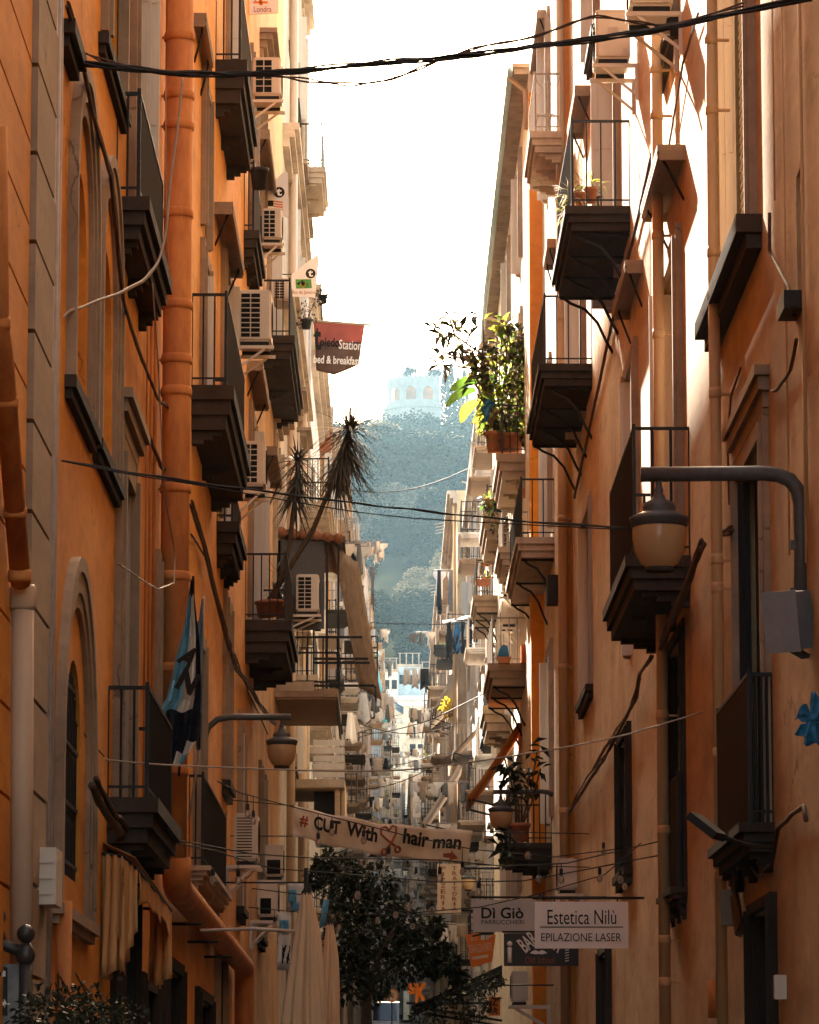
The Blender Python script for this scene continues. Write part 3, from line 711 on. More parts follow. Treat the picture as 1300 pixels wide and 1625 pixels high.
LD.win(0,0,0,0,'shut','pale_stone',Y=(71.6,73.2,14.2,17),sill=False,fw=.25,leaf='shutter_white',leafw=.36,name='balcony_door')
LD.win(0,0,0,0,'shut','grey_trim',Y=(68.5,70,3.2,6),fw=.18,leaf='shutter',leafw=.25)
LD.win(0,0,0,0,'shut','pale_stone',Y=(76,77.6,10.2,13),fw=.3,leaf='shutter_white',leafw=.3,hood=.35)
LD.wall()
# balcony hut with tiled roof
def hut():
    B=LD; y0=B.at(437,900)[0]; y1=y0+5.2; n=1.22
    zr=B.at(437,852)[1]; zp=B.at(437,1000)[1]; zf=B.at(437,1097)[1]; zrail=B.at(437,1012)[1]
    q=MB(); B.box(q,y0-.05,y1,-.02,n,zf-.16,zf)
    for k in range(18): 
        B.box(q,y0+k*.29,y0+k*.29+.27,.02,n-.02,zf-.2,zf-.162)
    s=q.build('balcony',M['plank'],B.root)
    q=MB(); B.box(q,y0-.06,y0+.02,.0,n*.62,zf-.05,zf+.14); q.build('parapet',M['pale_stone'],s)
    q=MB(); B.box(q,y0,y0+.03,.0,n*.78,zp,zr-.05); B.box(q,y0+.2,y1,.03,.06,zp,zr-.1)
    q.build('side_panel',M['grey_metal'],s)
    q=MB(); nn=n
    for z in (zrail,zrail-.3,zf+.16): B.box(q,y0,y0+.04,0,nn,z-.035,z); B.box(q,y0+.041,y1,nn-.04,nn,z-.035,z)
    for k in range(5): B.box(q,y0+.005,y0+.03,nn*k/4-.0,nn*k/4+.03,zf,zrail)
    for k in range(26): B.box(q,y0+.05+k*.2,y0+.075+k*.2,nn-.03,nn-.01,zf-.5,zrail)
    for nn2 in(.05,n*.8): B.box(q,y0,y0+.05,nn2,nn2+.05,zf-.0,zr-.05)
    q.build('railing',M['iron'],s)
    q=MB()                    # tiled roof: waved tiles sloping away from the wall
    rows=[]
    for i in range(49):
        t=i/48; row=[]
        for j in range(7):
            u=j/6; row.append(B.P(y0-.12+(y1-y0+.1)*u if False else y0-.12+u*(y1-y0+.1), -.0+t*(n+.12), zr+.16-.16*t+.045*abs(math.sin(t*math.pi*6))))
        rows.append(row)
    q.sheet(rows); q.sheet([[p-V((0,0,.05)) for p in r] for r in rows])
    q.quad(rows[0][0],rows[-1][0],rows[-1][0]-V((0,0,.1)),rows[0][0]-V((0,0,.1)))
    for k in range(6):
        c=B.P(y0-.13,.12+k*.22,zr+.1-.024*k)
        q.tube([c+V((0,-.02,0)),c+V((0,.3,0))],.095,8)
    q.build('tiled_roof',M['roof_tile'],s)
    q=MB(); B.box(q,y0-.1,y1,n-.02,n+.06,zr-.1,zr-.02); q.build('fascia',M['iron'],s)
    # slanted awning of brown cloth with iron arms
    r=thing('slanted_awning','long brown cloth awning slanting down from the tile-roofed balcony hut on iron arms','awning',B.P(y0,n,zf))
    q=MB(); rows=[]
    za=zr-.1; zb=zf+.05
    for i in range(13):
        t=i/12; rows.append([B.P(y0+.1+2.6*u/10,n-.12+.045*u+.52*t**1.0+.03*math.sin(u*2+t*3),za+(zb-za)*t-.06*math.sin(math.pi*t)) for u in range(11)])
    q.sheet(rows); q.build('awning_cloth',M['awning_brown'],r,solid=.012)
    q=MB()
    for z,f in((zrail,.62),(zrail-.42,.8),(zrail-.5,.84),(zf+.08,.98)):
        for yy in(y0+.15,): q.bar(B.P(yy,n*.6,z),B.P(yy,n+.04+.68*f,z),.045)
    q.bar(B.P(y0+.15,n,zr-.2),B.P(y0+.15,n,zf),.04); q.bar(B.P(y0+.15,n+.72,zf+.05),B.P(y0+2.7,n+.72,zf+.05),.04)
    q.build('awning_arm',M['iron'],r)
hut()
LE=Bld('weathered_corner_house','weathered pale house with carved cornice ending the tall left row','L',XL,yl(446)+.004,96.5,27.2,M['beige'])
for z in (26.9,20.5,17.1): LE.cornice(z,.34,M['pale_stone'])
for k,(a,z) in enumerate([(85.5,23.4),(90.5,23.4),(85.5,17.6),(90.5,17.6),(85.5,12.6),(90.5,12.6),(85.5,8),(90.5,8)]):
    LE.win(0,0,0,0,'shut','pale_stone',Y=(a,a+1.7,z,z+2.5),fw=.28,fd=.1,hood=.42,leaf='shutter_white',leafw=.36)
for k,(y,n,z) in enumerate([(87,.72,21.0),(89.5,.85,13.9),(86,.6,9.6)]): LE.balcony(0,0,0,0,0,Y=(y,y+3.4,n,z,z+1.0),th=.35,slab='pale_stone')
for yy in(94.5,95.6,84.3):
    q=MB(); q.tube([LE.P(yy,.14,0),LE.P(yy,.14,26)],.09,8); q.build('drainpipe',M['pipe_pale'],LE.root)
LE.wall()
# ======================================================== RIGHT SIDE
RA=Bld('near_tan_house','nearest tan plastered house on the right with dark door and barred balcony','R',XR,9,yr(1122),24,M['tan'])
w_,_=RA.win(0,0,0,0,'white','grey_trim',Y=(32.1,34.9,7.3,10.8),sill=False,fw=.14,fd=.07,leaf='shutter_white',leafw=.2); sill(RA,31.6,36.1,.21,6.98,7.25,w_)
RA.win(0,0,0,0,'dark','grey_trim',Y=(31.45,34.0,2.25,5.45),sill=False,fw=.16,fd=.05,hood=.12,name='balcony_door')
RA.balcony(1229,1186,1136,1063,1306,th=.22,gap=.05,r=.014)
RA.win(0,0,0,0,'dark','dark_stone',Y=(31.2,33.1,-1,1.72),sill=False,fw=.08,name='street_door')
RA.win(0,0,0,0,'dark',None,Y=(28.35,28.9,6.0,6.9),sill=False)
RA.wall()
RA.pipe(1127,-60,1650,19,M['pipe_tan'],bands=(65,180,412,480,640,905,950,1210,1400))
q=MB(); p_=RA.at(1133,1555,.09); q.tube([RA.P(p_[0],.09,p_[1]),RA.P(p_[0],.09,p_[1]-.34)],.058,12); q.build('pipe_sleeve',M['pipe'],RA.root)
for px,r,nn,yt,yb in((1268,.014,.03,-40,830),(1240,.008,.02,-40,900),(1225,.007,.02,-40,330),(1140,.012,.03,440,1625),(1275,.012,.03,560,900)):
    q=MB(); a=RA.at(px,yt,nn); b=RA.at(px,yb,nn); q.tube([RA.P(a[0],nn,a[1]),RA.P(a[0],nn,b[1])],r,6); q.build('conduit',M['pipe_tan'],RA.root)
RB=Bld('tan_balcony_house','tan house behind the round street lamp with tall white shuttered balcony door','R',XR,yr(1122)+.004,yr(1040),25,M['tan'])
RB.hood(1088,229,1043,1016)
RB.win(0,0,0,0,'white','grey_trim',Y=(40.6,43.2,5.8,9.0),sill=False,fw=.18,fd=.07,leaf='shutter_white',leafw=.3,name='balcony_door')
RB.balcony(1096,1003,966,672,882,th=.34,gap=.2,r=.016)
RB.win(0,0,0,0,'dark','dark_stone',Y=(40.7,43,2.3,5.0),sill=False,fw=.12,fd=.03,name='balcony_door')
RB.balcony(1091,1074,1052,1225,1408,th=.16,gap=.06,r=.014)
RB.win(0,0,0,0,'white','grey_trim',Y=(40.8,42.8,11.4,14.4),sill=True,fw=.18,leaf='shutter_white',leafw=.24)
RB.wall()
RB.pipe(1040,-60,1650,19,M['pipe_tan'],bands=(115,190,385,545,820,965,1150,1330,1500,1565))
RC=Bld('tan_bracket_balcony_house','long tan house with iron-bracketed balconies above the hairdresser signs','R',XR,yr(1040)+.004,66.2,25.5,M['tan2'])
RC.hood(1021,412,992,972); RC.hood(938,135,912,900)
RC.win(0,0,0,0,'white','grey_trim',Y=(48.0,50,5.8,9.3),sill=False,fw=.16,leaf='shutter_white',leafw=.24)
RC.win(0,0,0,0,'white','grey_trim',Y=(51.5,53.6,10.95,14.2),sill=False,fw=.2,leaf='shutter_white',leafw=.4,name='balcony_door')
RC.balcony(1000,905,883,185,328,th=.3,brk=4,gap=.2)
RC.win(0,0,0,0,'white','grey_trim',Y=(61.2,63.2,10.8,14),sill=False,fw=.2,leaf='shutter_white',leafw=.36,name='balcony_door')
RC.balcony(940,862,842,465,578,th=.32,brk=4,gap=.2)
RC.win(0,0,0,0,'white','shutter',Y=(59.5,62.6,6.5,9.3),fw=.1,fd=.03,leaf='shutter_white',leafw=.2)
RC.win(0,0,0,0,'dark','dark_stone',Y=(50,52.3,3.2,4.9),fw=.1)
RC.win(0,0,0,0,'dark','dark_stone',Y=(55,57.5,.6,2.4),fw=.1)
RC.win(0,0,0,0,'shut','grey_trim',Y=(56.5,58.5,15.7,18.4),fw=.18,leaf='shutter_white',leafw=.3)
RC.wall()
RC.pipe(888,-60,1650,16,M['pipe_tan'],bands=(300,520,840,1075,1300))
q=MB(); a=yr(893)
RD=Bld('narrow_orange_edged_house','narrow right-hand house with orange edge and a scrollwork top balcony','R',2.76,66.204,73.6,25,M['cream'])
q=MB(); RD.box(q,66.15,66.9,-.19,.012,1,25.05); q.build('pilaster',M['vivid'],RD.root)
RD.hood(872,15,852,838); RD.hood(884,378,868,862)
RD.balcony(890,847,838,112,209,th=.34,fancy=True,gap=.2,slab='pale_stone',rail='rail_light')
RD.balcony(880,825,808,757,853,th=.34,brk=3,gap=.2,slab='pale_stone')
RD.balcony(876,806,799,1255,1338,th=.3,gap=.1)
for z in(16.6,10.35,5.3): RD.win(0,0,0,0,'white','pale_stone',Y=(69.6,71.4,z,z+2.9),sill=False,fw=.2,leaf='shutter_white',leafw=.3,name='balcony_door')
RD.wall()
RE=Bld('orange_pilaster_house','sunlit plant-draped house with a bright orange corner strip and wooden eaves','R',2.53,73.604,102,19.7,M['cream'])
q=MB(); RE.box(q,73.55,74.1,-.23,.012,-.5,19.2); q.build('pilaster',M['vivid'],RE.root)
def eaves():
    q=MB(); T=19.7
    RE.box(q,74.0,103,-.6,.3,T+.1,T+.18)
    for k in range(58): RE.box(q,74.05+k*.5,74.11+k*.5,-.02,.27,T-.02,T+.098)
    o=q.build('eaves',M['plank'],RE.root)
    q=MB(); q.tube([RE.P(74,.34,T+.06),RE.P(103,.34,T+.02)],.055,8); q.build('gutter',M['blue_wall'],o)
    q=MB(); q.tube([RE.P(74.4,.34,T),RE.P(74.4,.05,T-.25),RE.P(74.4,.02,T-1)],.05,8); q.build('downpipe',M['pipe_pale'],o)
eaves()
RE.balcony(834,795,787,640,720,th=.5,slab='plank',gap=.16)
RE.balcony(834,780,772,978,1053,th=.42,slab='plank',brk=3,gap=.14,rail='rail_light')
RE.balcony(806,771,765,770,813,th=.6,slab='plank',gap=.14)
RE.balcony(790,755,751,887,945,th=.4,slab='plank',brk=3,gap=.13)
RE.balcony(810,771,766,1078,1120,th=.55,slab='plank',gap=.14)
RE.balcony(838,796,790,810,868,th=.34,slab='pale_stone',gap=.14,rail='rail_light')
for (y,z) in((78,13.2),(78,8.7),(84,13.2),(84,8.7),(90,13.4),(96,13.4),(90,8.8),(96,8.8),(80,4.6),(88,4.6),(78,17),(86,17)):
    RE.win(0,0,0,0,'white','pale_stone',Y=(y,y+1.7,z,min(z+2.6,19)),sill=False,fw=.2,leaf='shutter_white',leafw=.3)
RE.wall()
# ======================================================== FAR BUILDINGS
frnd=random.Random(21)
LAUNDRY=[]
def far(name,label,side,X,Y0,Y1,z1,mat,fl=3.9,zb=None,bays=None,balc=.6,fr='pale_stone',depth=7,cor=True,light=False):
    B=Bld(name,label,side,X,Y0,Y1,z1,mat,depth=depth)
    zs=zb if zb is not None else zg(Y0)+4.2
    L_=Y1-Y0; nb=bays or max(2,int(L_/5.2)); st=L_/nb
    z=zs
    while z+2.7<z1:
        for i in range(nb):
            y=Y0+st*(i+.5)-.6+frnd.uniform(-.3,.3)
            kind=frnd.choice(['white','shut','dark','white'])
            isb=frnd.random()<balc
            B.win(0,0,0,0,kind,fr,Y=(y,y+1.3,z+(0 if isb else .9),z+2.5),sill=not isb and 'pale_stone',fw=.16,fd=.07,hood=frnd.choice([0,0,.3]),leaf=frnd.choice(['shutter_white','shutter','shutter_white']),leafw=frnd.uniform(.25,.5),mull=False)
            if isb:
                n=frnd.uniform(.5,.95)
                y0=y-frnd.uniform(.2,1.1); y1=y+frnd.uniform(1.5,3.0)
                B.balcony(0,0,0,0,0,Y=(y0,y1,n,z,z+1.0),th=frnd.uniform(.09,.2),slab=frnd.choice(['pale_stone','plank','dark_stone','white','pale_stone']),rail=frnd.choice(['iron','rail_light','rail_light','iron']),gap=.17,r=.013,brk=-1)
                LAUNDRY.append((B,y0,y1,n,z))
        z+=fl
    if cor: B.cornice(z1,.4,M['pale_stone'])
    B.wall(); return B
FL=[('weathered_house','peeling pale house just past the red bed and breakfast banner','L',-2.2,96.6,118,20.4,M['white'],4.2),
('brown_house','sandy brown house on the left carrying the planter balcony beneath the TV aerial','L',-2.25,118.01,133,21.2,M['ochre'],4.0),
('cream_house','cream house on the left hung with laundry near the retaining wall','L',-2.15,133.01,160,23.2,M['beige'],4.1),
('rust_house','weathered cream house on the left under a flat terrace frame','L',-2.2,160.01,195,26.4,M['cream'],4.0),
('terrace_house','pale sunstruck house on the left crowned by a black terrace frame','L',-2.1,195.01,250,29.2,M['beige'],4.2),
('turquoise_sheet_house','whitish house on the far left with turquoise sheets on its front','L',-1.75,250.01,298,33.2,M['white'],4.0),
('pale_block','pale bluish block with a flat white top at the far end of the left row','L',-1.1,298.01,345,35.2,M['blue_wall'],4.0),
('far_narrow_house','narrow beige house standing inward beside the blue canopy far up the street','L',-.35,345.01,385,36.6,M['cream'],4.0),
('far_last_house','last small ochre-roofed house on the left before the cream end wall','L',.75,385.01,416,33.0,M['white'],4.0)]
FLB=[far(*a[:8],fl=a[8]) for a in FL]
FR=[('recessed_house','sunlit set-back house on the right half hidden by the balcony jungle','R',3.0,102.01,158,22.8,M['white'],4.3),
('corner_grey_house','house on the right showing a narrow grey-brown gable with two pale blue arched canopies','R',2.5,158.01,200,25.0,M['tan2'],4.1),
('laundry_house','sandy house on the right with a plain tall sunlit wall behind dark laundry','R',2.45,200.01,240,26.6,M['cream'],4.0),
('far_sandy_house','sandy pink house with a broad blank gable beyond the dark laundry','R',2.6,240.01,300,28.0,M['tan2'],4.0),
('far_white_house','whitish house on the far right beside the cream end wall','R',2.95,300.01,360,33.0,M['white'],4.0),
('far_right_last_house','last pale house on the right touching the end wall','R',3.3,360.01,374,37.0,M['beige'],4.0),
('far_inner_house','cream house stepping inward at the far right end just before the end wall','R',1.75,374.01,416,32.5,M['white'],3.6)]
FRB=[far(*a[:8],fl=a[8]) for a in FR]
def endb():
    Y=421; P=lambda px,py,yy=Y: aty(px,py,yy)
    r=thing('cream_end_building','wide blank cream building closing the far end of the street below the hill','building',P(660,1250))
    a=P(560,1112); b=P(760,1112); q=MB(); q.box(a.x,b.x,Y,Y+9,4,a.z); q.build('wall',M['cream'],r)
    q=MB(); q.box(a.x-.1,b.x+.1,Y-.35,Y+9.1,a.z+.004,a.z+.5); q.box(a.x,b.x,Y-.15,Y+9,a.z-.6,a.z-.004); q.build('cornice',M['white'],r)
    for px,py in((655,1162),(668,1162),(655,1190),(668,1190)):
        c=P(px,py); q=MB(); q.box(c.x-.3,c.x+.3,Y-.05,Y-.003,c.z-.6,c.z+.6); w_=q.build('window',M['shutter_and_shade'],r)
        q=MB(); q.box(c.x-.4,c.x+.4,Y-.16,Y-.052,c.z-.72,c.z-.605); q.build('sill',M['pale_stone'],w_)
    Y2=436
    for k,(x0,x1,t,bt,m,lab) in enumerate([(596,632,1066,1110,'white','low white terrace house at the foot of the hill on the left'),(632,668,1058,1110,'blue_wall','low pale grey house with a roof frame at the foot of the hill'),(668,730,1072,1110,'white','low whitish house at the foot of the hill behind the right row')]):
        a=aty(x0,t,Y2+k); b=aty(x1,bt,Y2+k)
        r=thing('terrace_house',lab,'building',(a.x,Y2+k,b.z-6)); q=MB(); q.box(a.x,b.x,Y2+k,Y2+k+8,b.z-8,a.z); q.build('wall',M[m],r)
        q=MB(); q.box(a.x-.1,b.x+.1,Y2+k-.2,Y2+k+8,a.z+.003,a.z+.25); q.build('parapet',M['pale_stone'],r)
        for i in range(3):
            q=MB(); x=a.x+(b.x-a.x)*(i+.5)/3; q.box(x-.28,x+.28,Y2+k-.04,Y2+k-.004,a.z-1.9,a.z-.9); q.build('window',M['shutter_and_shade'],r)
        q=MB(); 
        for i in range(4): x=a.x+.2+(b.x-a.x-.4)*i/3; q.tube([(x,Y2+k+1,a.z),(x,Y2+k+1,a.z+1.6)],.05,5)
        q.bar((a.x,Y2+k+1,a.z+1.6),(b.x,Y2+k+1,a.z+1.6),.07); q.build('roof_frame',M['rail_light'],r)
endb()
M['white_awn']=simple('white_awning_cloth',(.8,.77,.72),.8,0,.1,4,.1,.1,None,None,.2)
AWN=[]
# laundry on far balconies
CL=['pale_cloth','flag_white','flag_white','black_cloth','pale_cloth','flag_white','beige_cloth','sign_white','grey_cloth','pale_cloth','flag_white','grey_cloth']
M['beige_cloth']=simple('sandy_cloth',(.5,.38,.27),.8,0,.2,5,.1,0,None,None,.3); M['grey_cloth']=simple('grey_cloth',(.2,.2,.2),.8,0,.2,5,.1,0,None,None,.2)
def clothes(base,along,n,h0,r,seed):
    rr=random.Random(seed); x=0
    while x<n:
        wd=rr.uniform(.12,.42); h=rr.uniform(.5,1.1)*h0
        q=MB(); a=V(base)+along*x; rows=[]; ty=rr.random(); ww=lambda t:(1 if ty<.35 else (1.3 if t<.3 else .72) if ty<.7 else (.55+.5*t))
        for i in range(7):
            t=i/6; rows.append([a+along*(wd*(.5+(u/5-.5)*ww(t))+.02*math.sin(u*2+x))+V((.05*math.sin(u*2.1+seed)*t,.05*math.sin(u*1.7+x*3)*t,-h*t*(1+.12*math.sin(u*1.3+seed))-.02*(u%2)*t)) for u in range(6)])
        q.sheet(rows); q.build('cloth',M[rr.choice(CL)],r,solid=.006)
        x+=wd+rr.uniform(.05,.25)
def laundry(B,y,n0,ln,z,label,seed,h=1.0,across=True,group='laundry hung from far balconies'):
    r=thing('laundry_line',label,'laundry',B.P(y,n0,z),group)
    q=MB(); q.tube([B.P(y,n0-.15,z+.02),B.P(y,n0+ln,z+.02)],.014,5); q.tube([B.P(y+.5,n0-.15,z+.02),B.P(y+.5,n0+ln,z+.02)],.014,5); q.tube([B.P(y,n0+ln,z+.02),B.P(y+.5,n0+ln,z+.02)],.014,5)
    q.build('rack',M['rail_light'],r)
    clothes(B.P(y,n0+.03,z),V((B.sg,0,0)),ln-.1,h,r,seed); clothes(B.P(y+.5,n0+.03,z),V((B.sg,0,0)),ln-.1,h*.8,r,seed+7)
k=0
for i,(B,y0,y1,n,z) in enumerate(LAUNDRY):
    if frnd.random()<.26:
        s_='left' if B.sg>0 else 'right'
        laundry(B,y0+frnd.uniform(0,1),n,frnd.uniform(.6,1.15),z+frnd.uniform(.2,1.0),'small rack of washing hung out over the far street on the %s'%s_,i,frnd.uniform(.55,1.0)); k+=1
# plants, pipes and wires that crowd the far street
def farplant(B,y,n,z,k):
    m=['leaf_green','leaf_yellow','leaf_olive','leaf_brown'][k%4]
    r=thing('potted_plant',['fresh green','yellow-green','dull olive','dry brown'][k%4]+' pot plant on a far balcony of the %s row'%('left' if B.sg>0 else 'right'),'potted plant',B.P(y,n-.2,z),'pot plants on the far balconies')
    q=MB(); q.lathe(B.P(y,n-.2,z),[(.09,0),(.14,.22),(.12,.22),(.11,.2)],10); q.build('pot',M['terracotta'],r)
    q=MB(); c=B.P(y,n-.2,z+.45)
    for _ in range(45):
        d=V((frnd.gauss(0,1),frnd.gauss(0,1),frnd.gauss(0,1))).normalized(); q.leaf(c+d*.26*frnd.random(),d,V((0,0,1))+d*.3,.2,.1,.1)
    q.build('leaves',M[m],r,recalc=False)
for k in range(34):
    B,y0,y1,n,z=frnd.choice(LAUNDRY)
    farplant(B,y0+frnd.uniform(.1,.5),n,z,k)
for B in FLB+FRB:
    for y in(B.Y0+.35,B.Y1-.6):
        q=MB(); q.tube([B.P(y,.1,B.z0+.5),B.P(y,.1,B.z1-.6)],.07,7); q.build('drainpipe',frnd.choice([M['pipe_tan'],M['pipe_pale'],M['conduit']]),B.root)
for k in range(9):
    Y=frnd.uniform(110,330); a=V((-2.1,Y,frnd.uniform(8,16)+Y*.03)); b=V((2.6,Y+frnd.uniform(-6,6),a.z+frnd.uniform(-2,2))); q=MB()
    q.tube([a.lerp(b,t/10)-V((0,0,.5*math.sin(math.pi*t/10))) for t in range(11)],.018,5)
    tag(q.build('overhead_cable',M['cable'],base=a),'thin sagging wire among those strung between the far facades','cable','wires strung across the far street')
for k,(B,y,z,m) in enumerate([(FLB[2],142,15.3,'pale_cloth'),(FLB[3],174,12.4,'beige_cloth'),(FLB[4],214,21,'white_awn'),(FLB[4],232,16,'awning_brown'),(FLB[5],270,20,'pale_cloth'),(FRB[0],141,13,'beige_cloth'),(FRB[1],171,17,'white_awn'),(FRB[2],212,14,'awning_brown'),(FRB[3],255,18,'pale_cloth')]):
    AWN.append((B,y,z,m))
# far AC units, awnings
def awning(B,y0,y1,n0,n1,z0,z1,mat,label,name='awning',arm=True,group=None,thick=.02):
    r=thing(name,label,'awning',B.P(y0,n0,z0),group)
    q=MB(); q.sheet([[B.P(y0+(y1-y0)*u/6,n0+(n1-n0)*t/4,z0+(z1-z0)*t/4-.05*math.sin(math.pi*t/4)) for u in range(7)] for t in range(5)])
    q.build('awning_cloth',M[mat],r,solid=thick)
    if arm:
        q=MB()
        for y in(y0+.03,y1-.03): q.bar(B.P(y,n0,z1-.25),B.P(y,n1,z1),.04); q.bar(B.P(y,n0,z0),B.P(y,n1,z1-.02),.035)
        q.bar(B.P(y0,n1,z1-.02),B.P(y1,n1,z1-.02),.05); q.build('awning_arm',M['iron'],r)
    return r
def px_awn(B,Y,pa,pb,ln,mat,label,name='awning',**k):   # near edge from the wall-side pixel pa=(x,y) to the outer pixel pb
    a=aty(pa[0],pa[1],Y); b=aty(pb[0],pb[1],Y)
    return awning(B,Y,Y+ln,abs(a.x-B.X),abs(b.x-B.X),a.z,b.z,mat,label,name,**k)
for B,y,z,m in AWN: awning(B,y,y+2.6,.05,frnd.uniform(.8,1.3),z+.9,z,m,{'pale_cloth':'pale','beige_cloth':'sandy','white_awn':'white','awning_brown':'brown'}[m]+' sun awning sloping out from the far %s facades'%('left' if B.sg>0 else 'right'),group='small awnings far up the street')
px_awn(RE,79.5,(826,1148),(745,1268),2.6,'orange_cloth','half-lowered orange awning slanting out from the right row above the small lantern',thick=.1)
px_awn(FRB[0],122,(731,1215),(672,1308),3,'pale_cloth','long pale awning slanting steeply down from the right row toward the banner',thick=.14)
px_awn(FRB[1],162,(727,1068),(692,1125),4,'pale_cloth','pale slanted awning high on the right row beside the yellow flowers',thick=.16)
px_awn(FLB[1],128,(527,1215),(560,1330),4,'awning_brown','brown awning flap slanting out on the left just above the banner')
px_awn(FLB[5],262,(586,1190),(600,1225),6,'pale_cloth','pale far awning flap on the left row')
px_awn(FLB[7],352,(618,1110),(640,1122),6,'blue_plastic','bright blue canopy on a far roof to the left of the cream wall')
B=FLB[5]
for k,(y0,y1) in enumerate([(1050,1104),(1110,1125),(1130,1145)]):
    a=aty(594+k*4,y0,256); b=aty(608+k*4,y1,256); q=MB()
    q.sheet([[V((a.x+(b.x-a.x)*u/3*(.3+.7*t/4),256-.05+u*.25,a.z+(b.z-a.z)*t/4)) for u in range(4)] for t in range(5)])
    tag(q.build('hanging_sheet',M['turquoise'],base=a,solid=.02),['tall pointed turquoise sheet on the far left house front','middle turquoise sheet below the tall pointed one','lowest turquoise sheet of the three on the far left house'][k],'sheet')
# ======================================================== THINGS
def ac(B,pw,po,yt,yb,label,rows=8,n0=.14,gf=.6,Y=None,L_=.85,slat=False,group='air conditioners on the facades',br=True,back=False):
    if Y: y=Y
    else: y=B.at(pw,(yt+yb)/2,n0)[0]
    a=aty(pw,yt,y); b=aty(po,yb,y); n0=abs(a.x-B.X); n1=abs(b.x-B.X); z1,z0=a.z,b.z
    r=thing('air_conditioner',label,'air conditioner',B.P(y,0,z0-.12),group)
    q=MB(); e=.03
    B.box(q,y+e,y+L_-e,n0+e,n1-e,z0,z1); B.box(q,y,y+L_,n0+e,n1-e,z0+e,z1-e); B.box(q,y+e,y+L_-e,n0,n1,z0+e,z1-e)
    q.prism([B.P(y+.0,n1-e,z0+e),B.P(y+e,n1,z0+e),B.P(y+e,n1,z1-e),B.P(y,n1-e,z1-e)],(0,0.001,0))
    B.box(q,y-.004,y+L_+.004,n0+.005,n1-.005,z1-e-.002,z1-e+.012); B.box(q,y-.004,y+L_,n0+.01,n1-.01,z0+.05,z0+.058)
    body=q.build('body',M['ac'],r)
    q=MB(); W=n1-n0; H=z1-z0
    if back:
        B.box(q,y-.012,y-.003,n0+W*.35,n0+W*.62,z0+H*.45,z0+H*.62); B.box(q,y-.01,y-.002,n0+W*.1,n0+W*.2,z0+H*.1,z0+H*.2)
        q.build('service_cover',M['pale_cloth'],r)
    else:
        cols=1 if slat else 2; g0=n0+W*.08; gw=W*gf/cols
        for c in range(cols):
            for i in range(rows):
                zz=z0+H*.07+(H*.86)*i/rows
                B.box(q,y-.006,y-.001,g0+gw*c+.008,g0+gw*(c+1)-.008,zz+.006,zz+H*.86/rows-.010 if not slat else zz+H*.45/rows)
        q.build('side_grille',M['slot'],r)
    q=MB(); c=B.P(y+L_*.45,n1+.004,(z0+z1)/2)
    for rr in(.08,.14,.2,.25):
        if rr<H*.45: q.tube([c+V((0,rr*math.cos(t),rr*math.sin(t))) for t in [2*math.pi*i/16 for i in range(17)]],.006,4,False)
    q.build('fan_grille',M['slot'],r)
    if br:
        for yy in(y+.03,y+L_-.1):
            q=MB(); B.box(q,yy,yy+.05,0,n1+.04,z0-.1,z0-.055); B.box(q,yy,yy+.05,0.002,.04,z0-.5,z0-.102); q.bar(B.P(yy+.025,.02,z0-.45),B.P(yy+.025,n1-.08,z0-.1),.03); q.build('bracket',M['ac'],r)
        for yy in(y+.04,y+L_-.1):
            q=MB(); B.box(q,yy,yy+.05,n0+.03,n1-.03,z0-.054,z0-.002); q.build('rubber_foot',M['rubber'],r)
    return r
ac(LC,378,430,459,541,'large white air conditioner beside the railing of the deep-based balcony',9)
ac(LC,383,421,699,771,'white air conditioner directly below the black stepped balcony base',7)
ac(LC,402,446,90,151,'white air conditioner crossed by the black cable bundle at the top left',5)
ac(LD,416,447,330,379,'white air conditioner beneath the sign with the striped flag',6)
ac(LD,434,460,441,476,'white air conditioner behind a high iron balcony railing next to the green-diamond flag sign',7,br=False)
ac(LD,470,506,911,970,'white air conditioner on the grey side of the tile-roofed hut',8,Y=LD.at(437,900)[0]-.92,L_=.88)
ac(LC,372,409,1290,1366,'tall white air conditioner with fine slats beside the low dark balcony',14,slat=True,gf=.7)
ac(LC,421,449,1340,1391,'small beige air conditioner with one dark panel left of the shop banner',1,slat=True,gf=.8)
ac(LC,410,441,1398,1455,'dusty white air conditioner lowest on the left wall above the parasol',1,slat=True,gf=.6)
ac(RC,1000,946,14,92,'sun-washed air conditioner back on a tray under the overhead cables',n0=.1,back=True)
ac(RC,1068,1000,-34,8,'air conditioner cut by the top edge on the right',n0=.1,back=True)
ac(RE,822,798,897,934,'upper of two stacked air conditioners beside the hanging dark laundry',n0=.1,back=True)
ac(RE,820,796,952,990,'lower of two stacked air conditioners behind the blue-topped balcony',n0=.1,back=True)
ac(RC,916,886,1362,1412,'grey-white air conditioner above the white beauty sign',n0=.1,back=True)
ac(RD,838,812,1541,1590,'white air conditioner low behind the black barber sign',n0=.4,back=True)
